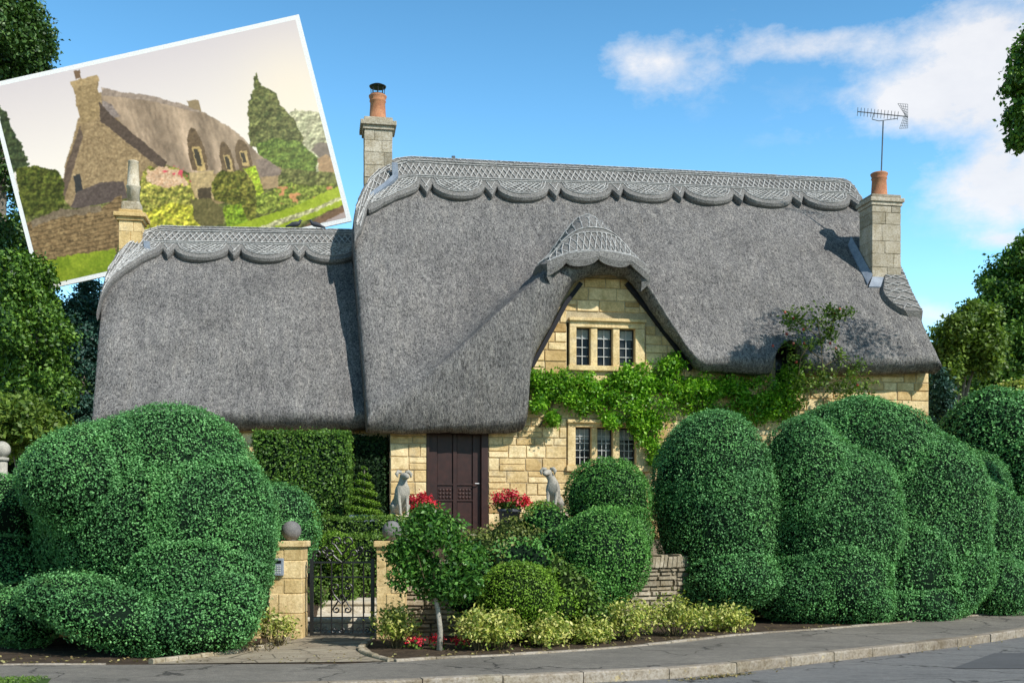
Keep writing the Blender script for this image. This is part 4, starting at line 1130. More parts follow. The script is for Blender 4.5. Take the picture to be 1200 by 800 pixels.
# gate piers
def pier(px0, px1, D, label, xr=0, wide=None):
    x0 = (px0-HX)/F*D; x1 = (px1-HX)/F*D; root = empty('gate_pier', label, 'gate pier', ((x0+x1)/2, D, .1), 0, 'stone gate piers with ball finials')
    w = (x1-x0)/2; mb = MB(); z = 0; k = 0; H = 1.26
    mb.box((-w+.01,.01,0),(w-.01,.41,H), 0, .3)
    hs = [.36,.27,.2,.25,.18]
    for h_ in hs:
        m = (-w+.13) if k % 2 else (-w+.2)
        mb.box((m+.004,0,z+.004),(w,.42,z+h_-.004), .014, jit=.001)
        mb.box((-w,.012,z+.004),(m-.004,.41,z+h_*.5-.003), .012, random.random()*.5, jit=.003); mb.box((-w,.008,z+h_*.5+.003),(m-.004,.41,z+h_-.004), .012, random.random()*.5, jit=.003)
        z += h_; k += 1
    mb.build('shaft', M['ashlar'], root)
    MB().box((-w-.035,-.035,H+.002),(w+.035,.455,H+.085), .015).build('cap', M['ashlar'], root)
    r = .135
    prof = [(.06,0),(.065,.015)]+[(r*math.sin(a), .015+r*.9-r*math.cos(a)) for a in np.linspace(.5, math.pi-.02, 18)]
    MB().lathe(prof, ((.04 if px0 < 400 else 0),.2,H+.085), 32).build('ball_finial', M['ball'], root, True)
    return root, w
lp, lw_ = pier(315, 354, 15.0, 'left gate pier, with the grey entry keypad on its face')
rp, rw_ = pier(441, 474, 15.0, 'right gate pier, half hidden by the lollipop tree')
kp = MB().box((-.075,-.035,0),(.075,.012,.235), .012)
kr = kp.build('keypad', M['lead'], None); kc = W(326.5, 674, 15.0); kr.location = (kc.x, 14.985, kc.z); kr.name = 'keypad'
props(kr, 'small grey metal entry keypad on the left gate pier', 'keypad')
sc = MB().box((-.045,-.04,.165),(.045,-.034,.205), .003); sc.build('screen', M['glass'], kr)
bt = MB()
for i in range(3):
    for j in range(4): bt.box((-.045+i*.032,-.042,.03+j*.03),(-.045+i*.032+.022,-.034,.03+j*.03+.02), .003)
bt.build('buttons', M['bar'], kr)

# ------------------------------------------------------------------ wrought iron gate
gx0 = (362-HX)/F*15.1; gx1 = (438-HX)/F*15.1; gw = gx1-gx0
gt = empty('iron_gate', 'black wrought-iron garden gate with scrolled top between the stone piers', 'gate', (gx0, 15.18, .13))
H1 = 1.02
g = MB(); g.box((0,-.02,.02),(.05,.02,H1+.05), .004); g.box((gw-.05,-.02,.02),(gw,.02,H1+.05), .004)
for z, t_ in ((.04,.028),(.27,.016),(.19,.012),(H1-.20,.018),(H1,.026)): g.box((.05,-.012,z-t_/2),(gw-.05,.012,z+t_/2), .002)
g.build('frame', M['black'], gt)
b = MB()
bars = [gw*(.5+.5*q) for q in (-.66,-.33,0,.33,.66)]
for x in bars: b.tube([(x,0,.04),(x,0,H1)], .011, 6)
b.build('bars', M['black'], gt)
def spiral(c, r0, r1, a0, turns, n=26, sx=1):
    return [(c[0]+sx*(r0+(r1-r0)*k/n)*math.cos(a0+turns*2*math.pi*k/n), 0, c[1]+(r0+(r1-r0)*k/n)*math.sin(a0+turns*2*math.pi*k/n)) for k in range(n+1)]
cx = gw/2
def scr(p, r, n=6): MB().tube(p, r, n).build('scroll', M['black'], gt)
for sx in (-1, 1):
    # heart at the top
    scr([(cx,-.012,H1+.10), (cx+sx*.05,-.012,H1+.17), (cx+sx*.10,-.012,H1+.24)]+[(x,-.012,z) for x,_,z in spiral((cx+sx*.068, H1+.285), .075, .018, -.3, .95, 24, sx)], .013, 6)
    scr([(cx,-.02,H1+.0),(cx+sx*.07,-.02,H1+.05),(cx+sx*.12,-.02,H1+.10)]+[(x,-.02,z) for x,_,z in spiral((cx+sx*.17, H1+.12), .055, .014, 2.6, -1.0, 24, sx)], .013, 6)
    # side s-scrolls running down to the stiles
    scr([(cx+sx*(gw/2-.03),.012,H1+.02),(cx+sx*(gw/2-.045),.012,H1+.09)]+[(x,.012,z) for x,_,z in spiral((cx+sx*(gw/2-.10), H1+.11), .058, .014, 0, 1.1, 24, sx)], .013, 6)
    scr([(cx+sx*.16,.02,H1+.02),(cx+sx*.22,.02,H1+.07),(cx+sx*.25,.02,H1+.13)]+[(x,.02,z) for x,_,z in spiral((cx+sx*.235, H1+.175), .045, .012, -.6, 1.0, 20, sx)], .012, 6)
    # centre lyre
    scr([(cx+sx*.012,-.02,.46),(cx+sx*.06,-.02,.52),(cx+sx*.11,-.02,.58),(cx+sx*.135,-.02,.64)]+[(x,-.02,z) for x,_,z in spiral((cx+sx*.085, H1-.34), .055, .012, -.2, 1.1, 22, sx)], .012, 6)
    scr([(cx+sx*.012,-.012,.58),(cx+sx*.05,-.012,.50),(cx+sx*.10,-.012,.42)]+[(x,-.012,z) for x,_,z in spiral((cx+sx*.075, .375), .05, .012, .6, -1.1, 22, sx)], .012, 6)
for i in range(7):
    c = .1+i*(gw-.2)/6
    scr([(x,-.014,z) for x,_,z in spiral((c, .095), .045, .01, 1.2*i, 1.2, 20, 1 if i % 2 else -1)], .008, 5)

# ------------------------------------------------------------------ topiary and hedges
G1 = 'clipped blue-green topiary domes along the right of the wall'
bush('topiary_mound', 'giant blue-green clipped topiary cloud left of the gate, tallest shrub in front of the wing', 'topiary',
     [ell(190,620,14.7,122,112,1.2), ell(214,550,14.8,80,74,1.1,.3), ell(98,562,14.3,68,62,1.2), ell(152,552,14.7,76,54,1.1), ell(240,610,14.6,78,80,1.1), ell(278,640,14.5,36,58,.8), ell(232,690,14.2,76,66,1.1),
      ell(120,640,15.0,74,70,.9)], .031, 3200, 'hedge', amp=.055, lsc=1.5, melt=7)
bush('topiary_mound', 'low spreading blue-green mound at the foot of the giant topiary cloud', 'topiary',
     [ell(150,728,13.2,85,34,.65,.18), ell(225,733,13.2,75,36,.62,.1), ell(80,700,13.5,62,34,.6), ell(275,702,13.4,38,40,.45)], .031, 3000, 'hedge', amp=.07, lsc=2.6, rough=.026, melt=8)
bush('topiary_mound', 'shaded low hedge at the far left edge beside the giant topiary cloud', 'topiary', [ell(10,600,15.2,58,46,1.0), ell(0,680,14.8,55,60,.9), ell(30,720,14.0,50,40,.7)], .033, 2500, 'hedge', amp=.08, melt=8)
bush('topiary_mound', 'small blue-green shoulder of hedge behind the left gate pier ball', 'topiary', [ell(322,605,16.2,50,42,.8), ell(335,640,16.0,35,45,.6)], .033, 2500, 'hedge', amp=.05, melt=8)

bush('topiary_mound', 'upright clipped dome with a flared skirt, the first and narrowest of the right-hand row', 'topiary',
     [ell(834,562,18.4,70,84,1.15), ell(842,612,18.3,77,90,1.15), ell(862,682,17.6,56,34,.8), ell(822,700,17.8,30,22,.5)], .033, 2500, 'hedge', amp=.05, melt=8, group=G1)
bush('topiary_mound', 'broad clipped dome with a low skirt, second of the right-hand row', 'topiary',
     [ell(938,572,18.6,56,86,1.2,.08), ell(974,622,18.5,84,104,1.25,.34), ell(936,694,17.9,54,40,.85,-.1), ell(985,684,17.8,56,50,.8,.2), ell(1012,708,17.7,34,26,.6)], .033, 2500, 'hedge', amp=.06, melt=8, group=G1)
bush('topiary_mound', 'tallest clipped dome below the climbing rose, third of the right-hand row', 'topiary',
     [ell(1018,556,20.0,84,92,1.4,.35), ell(1072,628,19.4,82,122,1.3,.42), ell(1056,668,18.7,52,62,.9,.2), ell(985,538,20.2,72,66,1.1), ell(1112,672,19.0,46,56,.8,.3), ell(1078,712,18.3,46,26,.6), ell(1040,716,18.2,26,20,.5)], .036, 2200, 'hedge', amp=.06, melt=7, group=G1)
bush('topiary_mound', 'smaller clipped dome sloping down behind the tallest dome, fourth of the right-hand row', 'topiary',
     [ell(1128,590,21.5,52,66,1.1,.3), ell(1148,640,20.5,54,78,1.0,.2), ell(1160,690,19.6,48,42,.9)], .038, 2000, 'hedge', amp=.06, melt=8, group=G1)
bush('topiary_mound', 'large round clipped dome at the right edge of the picture, higher than its neighbour', 'topiary',
     [ell(1176,522,23.5,76,66,1.5), ell(1205,560,23,70,70,1.4)], .058, 950, 'hedge', amp=.07, group=G1)
bush('topiary_mound', 'low dark clipped mound at the right edge below the large round dome', 'topiary',
     [ell(1212,640,21.5,58,56,1.1), ell(1218,690,20.6,46,50,.9)], .055, 1000, 'hedge', amp=.06, group=G1)
bush('shrub', 'pale yellow-green shrub peeping over the large round dome at the right edge', 'shrub', [ell(1192,462,26,30,14,.7)], .08, 700, 'gold', 'coreolive', zmin=2)

bush('topiary_mound', 'dark green clipped drum in front of the ground floor window', 'topiary', [ell(712,583,17.6,53,49,.85), ell(722,630,17.3,46,44,.8)], .034, 2500, 'hedge2', amp=.04, melt=14)
bush('topiary_mound', 'lighter rounded green mound below the drum, left of the dry-stone wall', 'topiary',
     [ell(706,652,15.6,58,60,.80), ell(690,690,15.4,42,40,.6)], .032, 2900, 'hedge2', amp=.05, light=.08, melt=14)
bush('box_ball', 'bright lime-green clipped box ball in the middle of the front bed', 'topiary', [ell(607,697,14.4,47,40,.55)], .028, 3200, 'lime', 'coreolive', amp=.025, rough=.012, inner=.03)
bush('box_ball', 'small tufted lime bush right of the lime-green box ball', 'topiary', [ell(650,712,14.7,26,24,.3), ell(640,690,14.9,24,26,.3)], .035, 2000, 'lime', 'coreolive', amp=.06, rough=.03)
bush('box_ball', 'yellow-green box dome beside the right dog statue', 'topiary', [ell(635,604,19.0,21,17,.3)], .04, 2200, 'lime', 'coreolive', amp=.02, rough=.012, zmin=1)
bush('box_ball', 'small box dome right of the left dog statue', 'topiary', [ell(500,606,19.4,17,14,.26)], .04, 2200, 'box', 'coreolive', amp=.02, rough=.012, zmin=1)
bush('box_ball', 'round box ball seen above and behind the gate', 'topiary', [ell(392,646,17.7,25,24,.34)], .035, 2200, 'lime', 'coreolive', amp=.02, rough=.012)
bush('box_ball', 'small box ball at the foot of the garden steps inside the gate', 'topiary', [ell(372,699,16.9,12,14,.18)], .03, 2600, 'box', 'coreolive', amp=.02, rough=.01)
bush('box_ball', 'small yellow-green box ball behind the left pier ball', 'topiary', [ell(362,607,18.6,12,13,.2)], .035, 2400, 'lime', 'coreolive', amp=.02, rough=.01, zmin=1)
bush('shrub', 'olive and gold mixed shrub on the bank below the door', 'shrub', [ell(600,638,17.2,50,24,.6), ell(570,655,15.2,34,24,.35), ell(622,618,17.8,30,16,.4), ell(550,640,17.4,30,18,.4)], .05, 900, 'olive', 'coreolive', amp=.10, lsc=4, rough=.05, zmin=.3)
bush('shrub', 'blue-green shrub on the bank left of the clipped drum', 'shrub', [ell(600,668,15.2,50,34,.4), ell(648,622,17.4,30,26,.5), ell(656,655,15.9,30,40,.4), ell(560,692,15.0,36,32,.35)], .05, 1100, 'hedge2', 'core', amp=.10, lsc=4, rough=.045, zmin=.3)
bush('shrub', 'loose mid-green shrub between the lime ball and the round mound', 'shrub', [ell(672,700,15.0,28,36,.4), ell(652,672,15.3,24,26,.35), ell(690,720,14.8,22,24,.3)], .05, 1100, 'box', 'coreolive', amp=.08, lsc=4, rough=.04)

hb = W(300,507,20.6); hb2 = W(416,600,20.6)
boxhedge('hedge', 'tall square-clipped dark hedge in front of the wing, left of the door', 'hedge', (hb.x, 20.3, 1.3), (hb2.x-.12, 21.0, hb.z), .05, 1700, 'tree', rz=.1, rough=.03)
boxhedge('hedge', 'narrow recessed hedge behind the spiral topiary, house-corner shade put into its dark leaf colour', 'hedge', (hb2.x-.35, 22.0, 1.3), (W(455,600,22.3).x-.03, 22.4, hb.z+.05), .06, 1200, 'recess_shade', rough=.03)
a = W(368,606,18.9); b = W(470,640,18.9)
boxhedge('hedge', 'low box hedge, the upper of two behind the gate', 'hedge', (a.x, 18.9, .8), (b.x+.1, 19.5, a.z), .045, 1700, 'box')
a = W(398,627,18.0); b = W(456,660,18.0)
boxhedge('hedge', 'low box hedge, the lower of two behind the gate', 'hedge', (a.x, 18.2, .5), (b.x+.3, 18.7, a.z), .045, 1700, 'box')
a = W(366,655,17.4); b = W(412,690,17.4)
boxhedge('hedge', 'short block of box hedge beside the garden steps', 'hedge', (a.x, 17.5, .3), (b.x, 17.9, a.z), .045, 1700, 'box')

# spiral topiary in a square white planter
sp = empty('spiral_topiary', 'spiral-clipped box tree in a pale planter in front of the tall hedge', 'topiary', W(427, 607, 19.8))
sbase = sp.location
V = []; bl = []
for k in range(6):
    t = k/5; bl.append((0, 0, .14+t*.86-.10*t*t, .30*(1-t)+.06, .30*(1-t)+.06, .035*(1-t)+.030, .28 if k % 2 else .20))
bush('foliage', None, None, bl, .026, 3600, 'lime', 'coreolive', amp=.0, rough=.008, zmin=-1, parent=sp, inner=.02, back=1, light=.05)
MB().tube([(0,0,0),(0,0,.9)], [.03,.01], 6).build('trunk', M['bark'], sp)
MB().box((-.24,-.24,-.12),(.24,.24,.06), .01).build('planter', M['lead'], sp)

# lollipop tree in front of the gate
lt = empty('lollipop_tree', 'small round-headed glossy evergreen tree with a pale bare stem beside the gate', 'tree', (*W(515,762,13.6)[:2], .12))
tb = Vector(lt.location)
def relp(px, py, D): return W(px, py, D)-tb
MB().tube([(0,0,0), (.01,.01,.25), (-.02,0,.5), relp(508,690,13.6), relp(505,660,13.65)], [.040,.034,.030,.028,.02], 10).build('trunk', M['palebark'], lt, True)
lb = MB()
for k in range(14):
    p0 = relp(508,690,13.6); a = k*2.4; r = .35+.2*(k % 3)/2
    lb.tube([p0, p0+Vector((math.cos(a)*r*.5, math.sin(a)*r*.5, .15)), p0+Vector((math.cos(a)*r*.8, math.sin(a)*r*.8, .15+.04*k))], [.014,.008,.003], 5)
lb.build('branches', M['stem'], lt)
cl = []
for (px, py, rx, ry) in ((507,650,46,42),(482,670,28,25),(540,672,24,24),(508,620,26,22),(520,690,26,13),(474,650,16,14),(548,655,16,22)):
    p = relp(px, py, 13.6); e = (p.x, p.y, p.z, rx*13.9/F, rx*13.9/F*.8, ry*13.9/F, 0); cl += sub_clumps(e, 30, .30, surf=.95)
crown('crown', lt, cl, 78, .062, 'holly', .5, shell=.2)

# golden variegated groundcover shrubs along the bed
GG = 'yellow variegated shrubs along the edge of the front bed'
spots = [(464,742,13.9,26,26,'yellow variegated shrub left of the lollipop tree stem, against the pier'), (561,742,13.7,30,24,'yellow variegated shrub just right of the lollipop tree stem'), (588,745,13.8,26,26,'yellow variegated shrub below the lime-green box ball'),
         (640,748,14.1,26,24,'sparse yellow variegated shrub right of the lime-green box ball'), (690,748,14.5,28,22,'low yellow variegated shrub below the rounded green mound'), (738,735,14.9,32,28,'fullest yellow variegated shrub, left of the dry-stone wall foot'),
         (790,730,15.5,40,28,'wide yellow variegated shrub below the dry-stone wall'), (848,733,16.2,30,20,'rightmost yellow variegated shrub with bare brown twigs')]
for (px, py, D, rx, ry, lab) in spots:
    c = W(px, py, D); root = empty('variegated_shrub', lab, 'shrub', (c.x, c.y, .12), 0, GG)
    z = c.z-.12; mb = MB(); tips = []
    for k in range(34):
        a = random.random()*6.28; q = math.sqrt(random.random()); dx = rx*D/F*q*math.cos(a); dy = .32*q*math.sin(a); tz = (z+ry*D/F*(1-.5*q*q)*random.uniform(.55,1.1))
        mb.tube([(dx*.35,dy*.35,0),(dx*.8,dy*.8,tz*.6),(dx,dy,max(tz,.1))], [.007,.005,.003], 4); tips.append((dx,dy,max(tz,.1),.10,.10,.09,0))
        tips.append((dx*.8,dy*.8-.04,max(tz*.65,.08),.09,.09,.08,0))
    mb.build('stems', M['stem'], root)
    crown('foliage', root, tips, 26, .058, 'gold', .45, shell=.1)
c = W(325,738,14.1); root = empty('variegated_shrub', 'yellow variegated shrub at the foot of the left gate pier', 'shrub', (c.x,c.y,.12), 0, GG)
mb = MB(); tips = []
for k in range(26):
    a = random.random()*6.28; q = math.sqrt(random.random()); dx = .24*q*math.cos(a); dy = .22*q*math.sin(a); tz = .42*random.uniform(.5,1.1)*(1-.4*q*q)
    mb.tube([(dx*.3,dy*.3,0),(dx,dy,tz)], [.006,.003], 4); tips.append((dx,dy,tz,.08,.08,.08,0))
mb.build('stems', M['stem'], root); crown('foliage', root, tips, 26, .055, 'gold', .45, shell=.1)
c = W(262,762,13.3); root = empty('dry_shrub', 'brown dying low shrub along the left edging stones', 'shrub', (c.x,c.y,.12))
mb = MB(); tips = []
for k in range(60):
    x = random.uniform(-.75,.55); y = x*.25+random.uniform(-.1,.25); tz = random.uniform(.08,.32); lx = random.uniform(-.12,.12)
    mb.tube([(x,y,0),(x+lx,y-.03,tz)], [.005,.003], 4); tips.append((x+lx,y-.03,tz,.06,.06,.05,0))
mb.build('stems', M['stem'], root); crown('foliage', root, tips, 10, .05, 'dry', .5, shell=.1)
# red bedding flowers near the tree stem
for (px, py, lab) in ((487,762,'red bedding flower left of the tree stem'), (512,763,'red bedding flower at the foot of the tree stem'), (541,761,'red bedding flower right of the tree stem')):
    c = W(px, py, 13.75); root = empty('bedding_flower', lab, 'flower', (c.x,c.y,.12), 0, 'red flowers by the tree stem')
    crown('leaves', root, [(0,0,.05,.10,.08,.04,0)], 60, .04, 'box'); [crown('bloom', root, [(dx,dy,.11,.022,.022,.018,0)], 60, .03, 'petal', .9) for dx, dy in ((-.07,0),(.05,-.03),(.0,.05))]

# geranium tubs
def geranium(px, py, D, label, w=1.0):
    c = W(px, py, D); root = empty('geranium_tub', label, 'flower pot', (c.x, c.y, 1.40), 0, 'tubs of red geraniums')
    hh = c.z-1.40
    MB().lathe([(.15*w,0),(.20*w,hh*.9),(.225*w,hh*.9),(.225*w,hh),(.19*w,hh),(.17*w,hh*.9)], (0,0,0), 24).build('tub', M['tub'], root, True)
    crown('leaves', root, [(random.uniform(-.26,.26)*w,random.uniform(-.18,.18),hh+.06+random.random()*.08,.12,.1,.08,0) for _ in range(16)], 60, .05, 'box', .8)
    heads = []
    for k in range(34):
        a = random.random()*6.28; q = math.sqrt(random.random()); heads.append((.40*w*q*math.cos(a), .24*q*math.sin(a), hh+.10+.19*(1-q*q)+random.uniform(-.03,.04), .055,.055,.045,0))
    crown('blooms', root, heads, 34, .04, 'petal', .9, shell=.5)
geranium(597, 596, 20.6, 'dark tub of red geraniums right of the door')
geranium(490, 600, 20.6, 'tub of red geraniums behind the left dog statue', .9)

# ------------------------------------------------------------------ dog statues
def skin_obj(name, nodes, mat, parent, sub=2):
    """nodes: dict key -> (x,y,z,r,parentkey)"""
    keys = list(nodes); V = [nodes[k][:3] for k in keys]; E = [(keys.index(nodes[k][4]), keys.index(k)) for k in keys if nodes[k][4]]
    me = bpy.data.meshes.new(name); me.from_pydata(V, E, []); o = bpy.data.objects.new(name, me); COL.objects.link(o)
    sk = o.modifiers.new('skin', 'SKIN'); sk.use_smooth_shade = True
    for i, k in enumerate(keys):
        sv = me.skin_vertices[0].data[i]; sv.radius = (nodes[k][3],)*2; sv.use_root = (i == 0)
    ss = o.modifiers.new('sub', 'SUBSURF'); ss.levels = sub; ss.render_levels = sub
    dg = bpy.context.evaluated_depsgraph_get(); dg.update()
    m2 = bpy.data.meshes.new_from_object(o.evaluated_get(dg)); m2.materials.clear(); m2.materials.append(mat)
    bpy.data.objects.remove(o); o2 = bpy.data.objects.new(name, m2); COL.objects.link(o2); o2.parent = parent
    for p in m2.polygons: p.use_smooth = True
    return o2
def dog(px, py, D, rz, head, label):
    c = W(px, py, D); root = empty('dog_statue', label, 'statue', (c.x, c.y, c.z), rz, 'seated stone hounds')
    hx, hy = head
    # seated hound, facing -y locally
    N = {
     'pelvis': (0,.20,.13,.13,None), 'belly': (0,.12,.26,.125,'pelvis'), 'chest': (0,.0,.39,.135,'belly'), 'shoulder': (0,-.03,.49,.115,'chest'),
     'neck': (0,-.035,.58,.082,'shoulder'), 'neck2': (hx*.2,-.05,.64,.075,'neck'), 'skull': (hx*.3,-.07,.715,.088,'neck2'), 'muzzle': (hx*.3+hx*.08,-.07-.11*hy,.69,.055,'skull'), 'nose': (hx*.3+hx*.14,-.07-.19*hy,.672,.042,'muzzle'),
     'tail': (.03,.34,.05,.03,'pelvis'), 'tail2': (.12,.38,.03,.015,'tail'),
    }
    for s_, nm in ((-1,'l'),(1,'r')):
        N['sh'+nm] = (s_*.07,-.05,.42,.05,'shoulder'); N['el'+nm] = (s_*.075,-.06,.28,.035,'sh'+nm); N['wr'+nm] = (s_*.065,-.10,.13,.024,'el'+nm); N['pf'+nm] = (s_*.065,-.11,.03,.026,'wr'+nm); N['toe'+nm] = (s_*.065,-.16,.018,.022,'pf'+nm)
        N['th'+nm] = (s_*.11,.16,.15,.075,'pelvis'); N['kn'+nm] = (s_*.13,.03,.17,.055,'th'+nm); N['hk'+nm] = (s_*.13,.16,.045,.026,'kn'+nm); N['hf'+nm] = (s_*.12,.02,.02,.022,'hk'+nm)
    skin_obj('body', N, M['statue'], root)
    for s_ in (-1, 1):
        b0 = Vector((hx*.3, -.06, .735)); side = Vector((s_*hy, s_*hx*.6, 0)).normalized()
        MB().tube([b0+side*.04+Vector((0,.02,.03)), b0+side*.10+Vector((0,.02,.04)), b0+side*.135+Vector((0,.0,.0)), b0+side*.125+Vector((0,-.02,-.06))], [.03,.036,.034,.012], 8).build('ear', M['statue'], root, True)
    MB().box((-.20,-.24,-.08),(.20,.40,.0), .015).box((-.17,-.2,-.9),(.17,.36,-.08), .01).build('plinth', M['cream'], root)
dog(471, 604, 19.6, R(25), (0.05, 1.0), 'seated stone hound statue left of the door, looking forward')
dog(648, 600, 19.8, R(-15), (-.25, .9), 'seated stone hound statue right of the door, head raised to the side')

# stone ball far left
props(MB().lathe([(.06,0),(.07,.02)]+[(.125*math.sin(a), .12-.125*math.cos(a)) for a in np.linspace(.4, 3.1, 16)], tuple(W(2,536,16.5)), 28).lathe([(.10,-.05),(.10,0)], tuple(W(2,536,16.5)), 20).lathe([(.08,-2.5),(.08,-.05)], tuple(W(2,536,16.5)), 20).build('stone_ball', M['statue'], None, True), 'pale stone ball finial on a post at the far left edge', 'finial')

# ------------------------------------------------------------------ climbers on the wall
def hpw(px, py, v): u, v, z = hp(px, py, v); return local(u, v, z)
cl = []
vine_sp = [(632,442,16,9),(655,448,20,12),(680,452,20,14),(640,458,16,10),(632,475,9,8),(665,468,20,12),(690,474,16,12),(705,455,22,16),(722,440,18,12),(735,470,26,28),(750,448,22,22),(770,440,24,24),(765,475,24,34),(745,490,14,14),(760,505,16,24),(768,530,10,20),
           (800,455,24,16),(825,452,20,14),(850,455,24,16),(880,458,24,18),(905,462,22,18),(925,458,18,20),(820,475,34,16),(870,480,40,16),(915,480,26,18),(925,438,12,9),(790,425,10,10),(648,490,4,6),(715,492,12,8)]
vr = empty('climbing_vine', 'bright green climbing vine trained across the front wall below the dormer', 'climber', local(hp(765,540,-.2)[0], -.25, 0))
vb = Vector(vr.location)
for (px, py, rx, ry) in vine_sp:
    p = hpw(px, py, -.20)-vb; s_ = p.y+vb.y; e = (p.x, p.y, p.z, rx*s_/F, .20, ry*s_/F, 0); cl += sub_clumps(e, 12, .36, surf=.9)
crown('foliage', vr, cl, 100, .070, 'vine', .55, shell=.1)
mb = MB()
for pts in ([(770,600),(766,540),(760,480),(740,455),(690,450),(640,446)], [(766,540),(772,480),(800,460),(860,462),(930,465)], [(762,500),(735,470),(700,470),(640,470)], [(655,455),(645,480),(632,500)]):
    mb.tube([hpw(x, y, -.12)-vb for x, y in pts], .018, 6)
mb.build('stems', M['stem'], vr)
rr_ = empty('climbing_rose', 'tall straggly climbing rose with pinkish hips against the right part of the thatch', 'climber', local(hp(965,560,-.5)[0], -.6, 0))
rb = Vector(rr_.location); mb = MB(); cl = []; hips = []
canes = [[(966,600),(966,480),(965,440),(962,400),(958,375)], [(962,420),(945,408),(938,420),(936,440)], [(962,405),(972,385),(978,372)], [(964,430),(985,418),(1000,430),(1015,450),(1020,470)], [(964,450),(985,445),(1000,460)], [(960,395),(940,380),(925,370)], [(958,380),(970,368),(985,364)], [(964,460),(950,450),(940,452)]]
for pts in canes:
    mb.tube([hpw(x, y, -.62)-rb for x, y in pts], .011, 5)
    for (x, y) in pts[1:]:
        if y > 480: continue
        p = hpw(x, y, -.62)-rb; cl += [(p.x+random.gauss(0,.10), p.y, p.z+random.gauss(0,.06), .13,.1,.07,0) for _ in range(3)]
for (x, y) in ((925,372),(935,366),(950,362),(968,360),(978,364),(920,405),(935,402),(985,425),(975,440),(985,450),(1000,445),(1010,462),(975,455),(990,462),(960,435),(945,428)):
    p = hpw(x, y, -.62)-rb; cl.append((p.x, p.y, p.z, .15,.1,.07,0))
for (x, y) in ((920,366),(930,373),(943,386),(985,362),(977,366),(908,405),(918,391),(928,402),(942,402),(977,402),(978,408),(933,424),(1006,451),(1019,462),(1022,466)):
    p = hpw(x, y, -.66)-rb; MB().lathe([(.005,0),(.022,.01),(.030,.03),(.02,.052),(.006,.06)], (p.x+random.gauss(0,.05), p.y, p.z-.03), 8).build('rose_hip', M['pink'], rr_, True)
mb.build('canes', M['stem'], rr_); crown('foliage', rr_, cl, 34, .080, 'treelight', .55, shell=.1)

# ------------------------------------------------------------------ background trees
def tree(label, px, D, ztop_px, blobs, nsub, nper, size, mat, cat='tree', f=.28, name='tree', surf=.9, zb=0.1, trunk_r=.3, shell=.35):
    c = W(px, 620, D); root = empty(name, label, cat, (c.x, D, zb)); b = Vector(root.location); cl = []; tops = []
    for (x, y, rx, ry, rd, dd) in blobs:
        p = W(x, y, D+dd)-b; tops.append(p); cl += sub_clumps((p.x, p.y, p.z, rx*D/F, rd, ry*D/F, 0), nsub, f, surf=surf)
    zt = max(p.z for p in tops); mb = MB()
    mb.tube([(0,0,0),(.05,0,zt*.3),(-.05,0,zt*.6),(0,0,zt*.95)], [trunk_r,trunk_r*.75,trunk_r*.5,trunk_r*.15], 10)
    mb.build('trunk', M['bark'], root, True)
    lm = MB()
    for p in tops:
        s0 = Vector((0,0,max(.5, min(p.z*.7, zt*.6)))); lm.tube([s0, s0.lerp(p, .5)+Vector((0,0,.2)), p], [trunk_r*.35,trunk_r*.2,trunk_r*.07], 6)
    lm.build('limbs', M['bark'], root)
    crown('crown', root, cl, nper, size, mat, .6, shell=shell)
    return root
tree('tall ivy-dark tree rising past the left edge behind the photo print', 0, 33, 0, [(-10,60,62,90,2.2,0),(10,40,42,50,1.5,-.3),(-20,200,70,110,2.5,0),(0,330,60,90,2.2,0),(10,440,60,80,2.2,0),(20,380,40,60,1.6,-.5)], 60, 330, .125, 'ivy', f=.24, trunk_r=.45)
tree('blue-green conifer just left of the wing roof', 98, 31, 0, [(98,360,20,34,1,0),(92,400,26,40,1.3,0),(95,450,34,44,1.6,0),(104,490,30,30,1.4,0)], 30, 260, .10, 'bluefir', name='conifer', f=.3, trunk_r=.2)
tree('mid-green tree between the tall ivy tree and the conifer', 45, 29, 0, [(40,400,40,50,1.6,0),(48,470,44,46,1.6,0),(30,340,30,40,1.3,0)], 40, 280, .11, 'tree', f=.28, trunk_r=.22)
tree('bright light-green leafy shrub left of the wing', 25, 22, 0, [(22,490,32,30,.9,0),(50,505,28,22,.8,0),(5,505,24,30,.8,0)], 30, 90, .11, 'treelight', 'shrub', name='shrub', f=.3, trunk_r=.06, zb=.1)
tree('dense dark tree right of the cottage', 1170, 34, 0, [(1180,400,62,64,2.6,0),(1195,345,46,46,2.2,0),(1150,440,48,44,2.2,0),(1215,440,60,70,2.5,0),(1130,470,34,36,1.8,0),(1215,310,32,34,1.6,0)], 56, 300, .12, 'tree', f=.24, trunk_r=.4)
tree('lighter green bushy tree beside the right end of the thatch', 1122, 28.5, 0, [(1122,400,27,30,1.0,0),(1108,432,18,34,.8,0),(1142,378,20,20,.7,0),(1150,410,24,30,.9,0)], 40, 240, .11, 'treelight', f=.26, trunk_r=.2)
tree('grey-green small shrub against the right corner of the cottage', 1106, 27, 0, [(1102,462,8,30,.4,0),(1102,485,14,30,.5,0)], 22, 90, .10, 'bluefir', 'shrub', name='shrub', f=.35, trunk_r=.05)
tree('overhanging tree whose leafy boughs enter at the upper right edge', 1330, 19, 0, [(1330,60,110,130,2.2,0),(1330,220,100,90,2,0),(1225,105,46,26,.6,0),(1208,92,34,16,.5,0),(1212,135,26,24,.5,0),(1206,160,14,10,.35,0),(1222,60,30,26,.6,0)], 36, 120, .085, 'tree', f=.22, trunk_r=.25, shell=.1)
tree('far dark tree row behind the left trees', -60, 44, 0, [(-40,300,90,140,3,0),(60,440,90,80,3,0)], 40, 150, .3, 'ivy', f=.25)

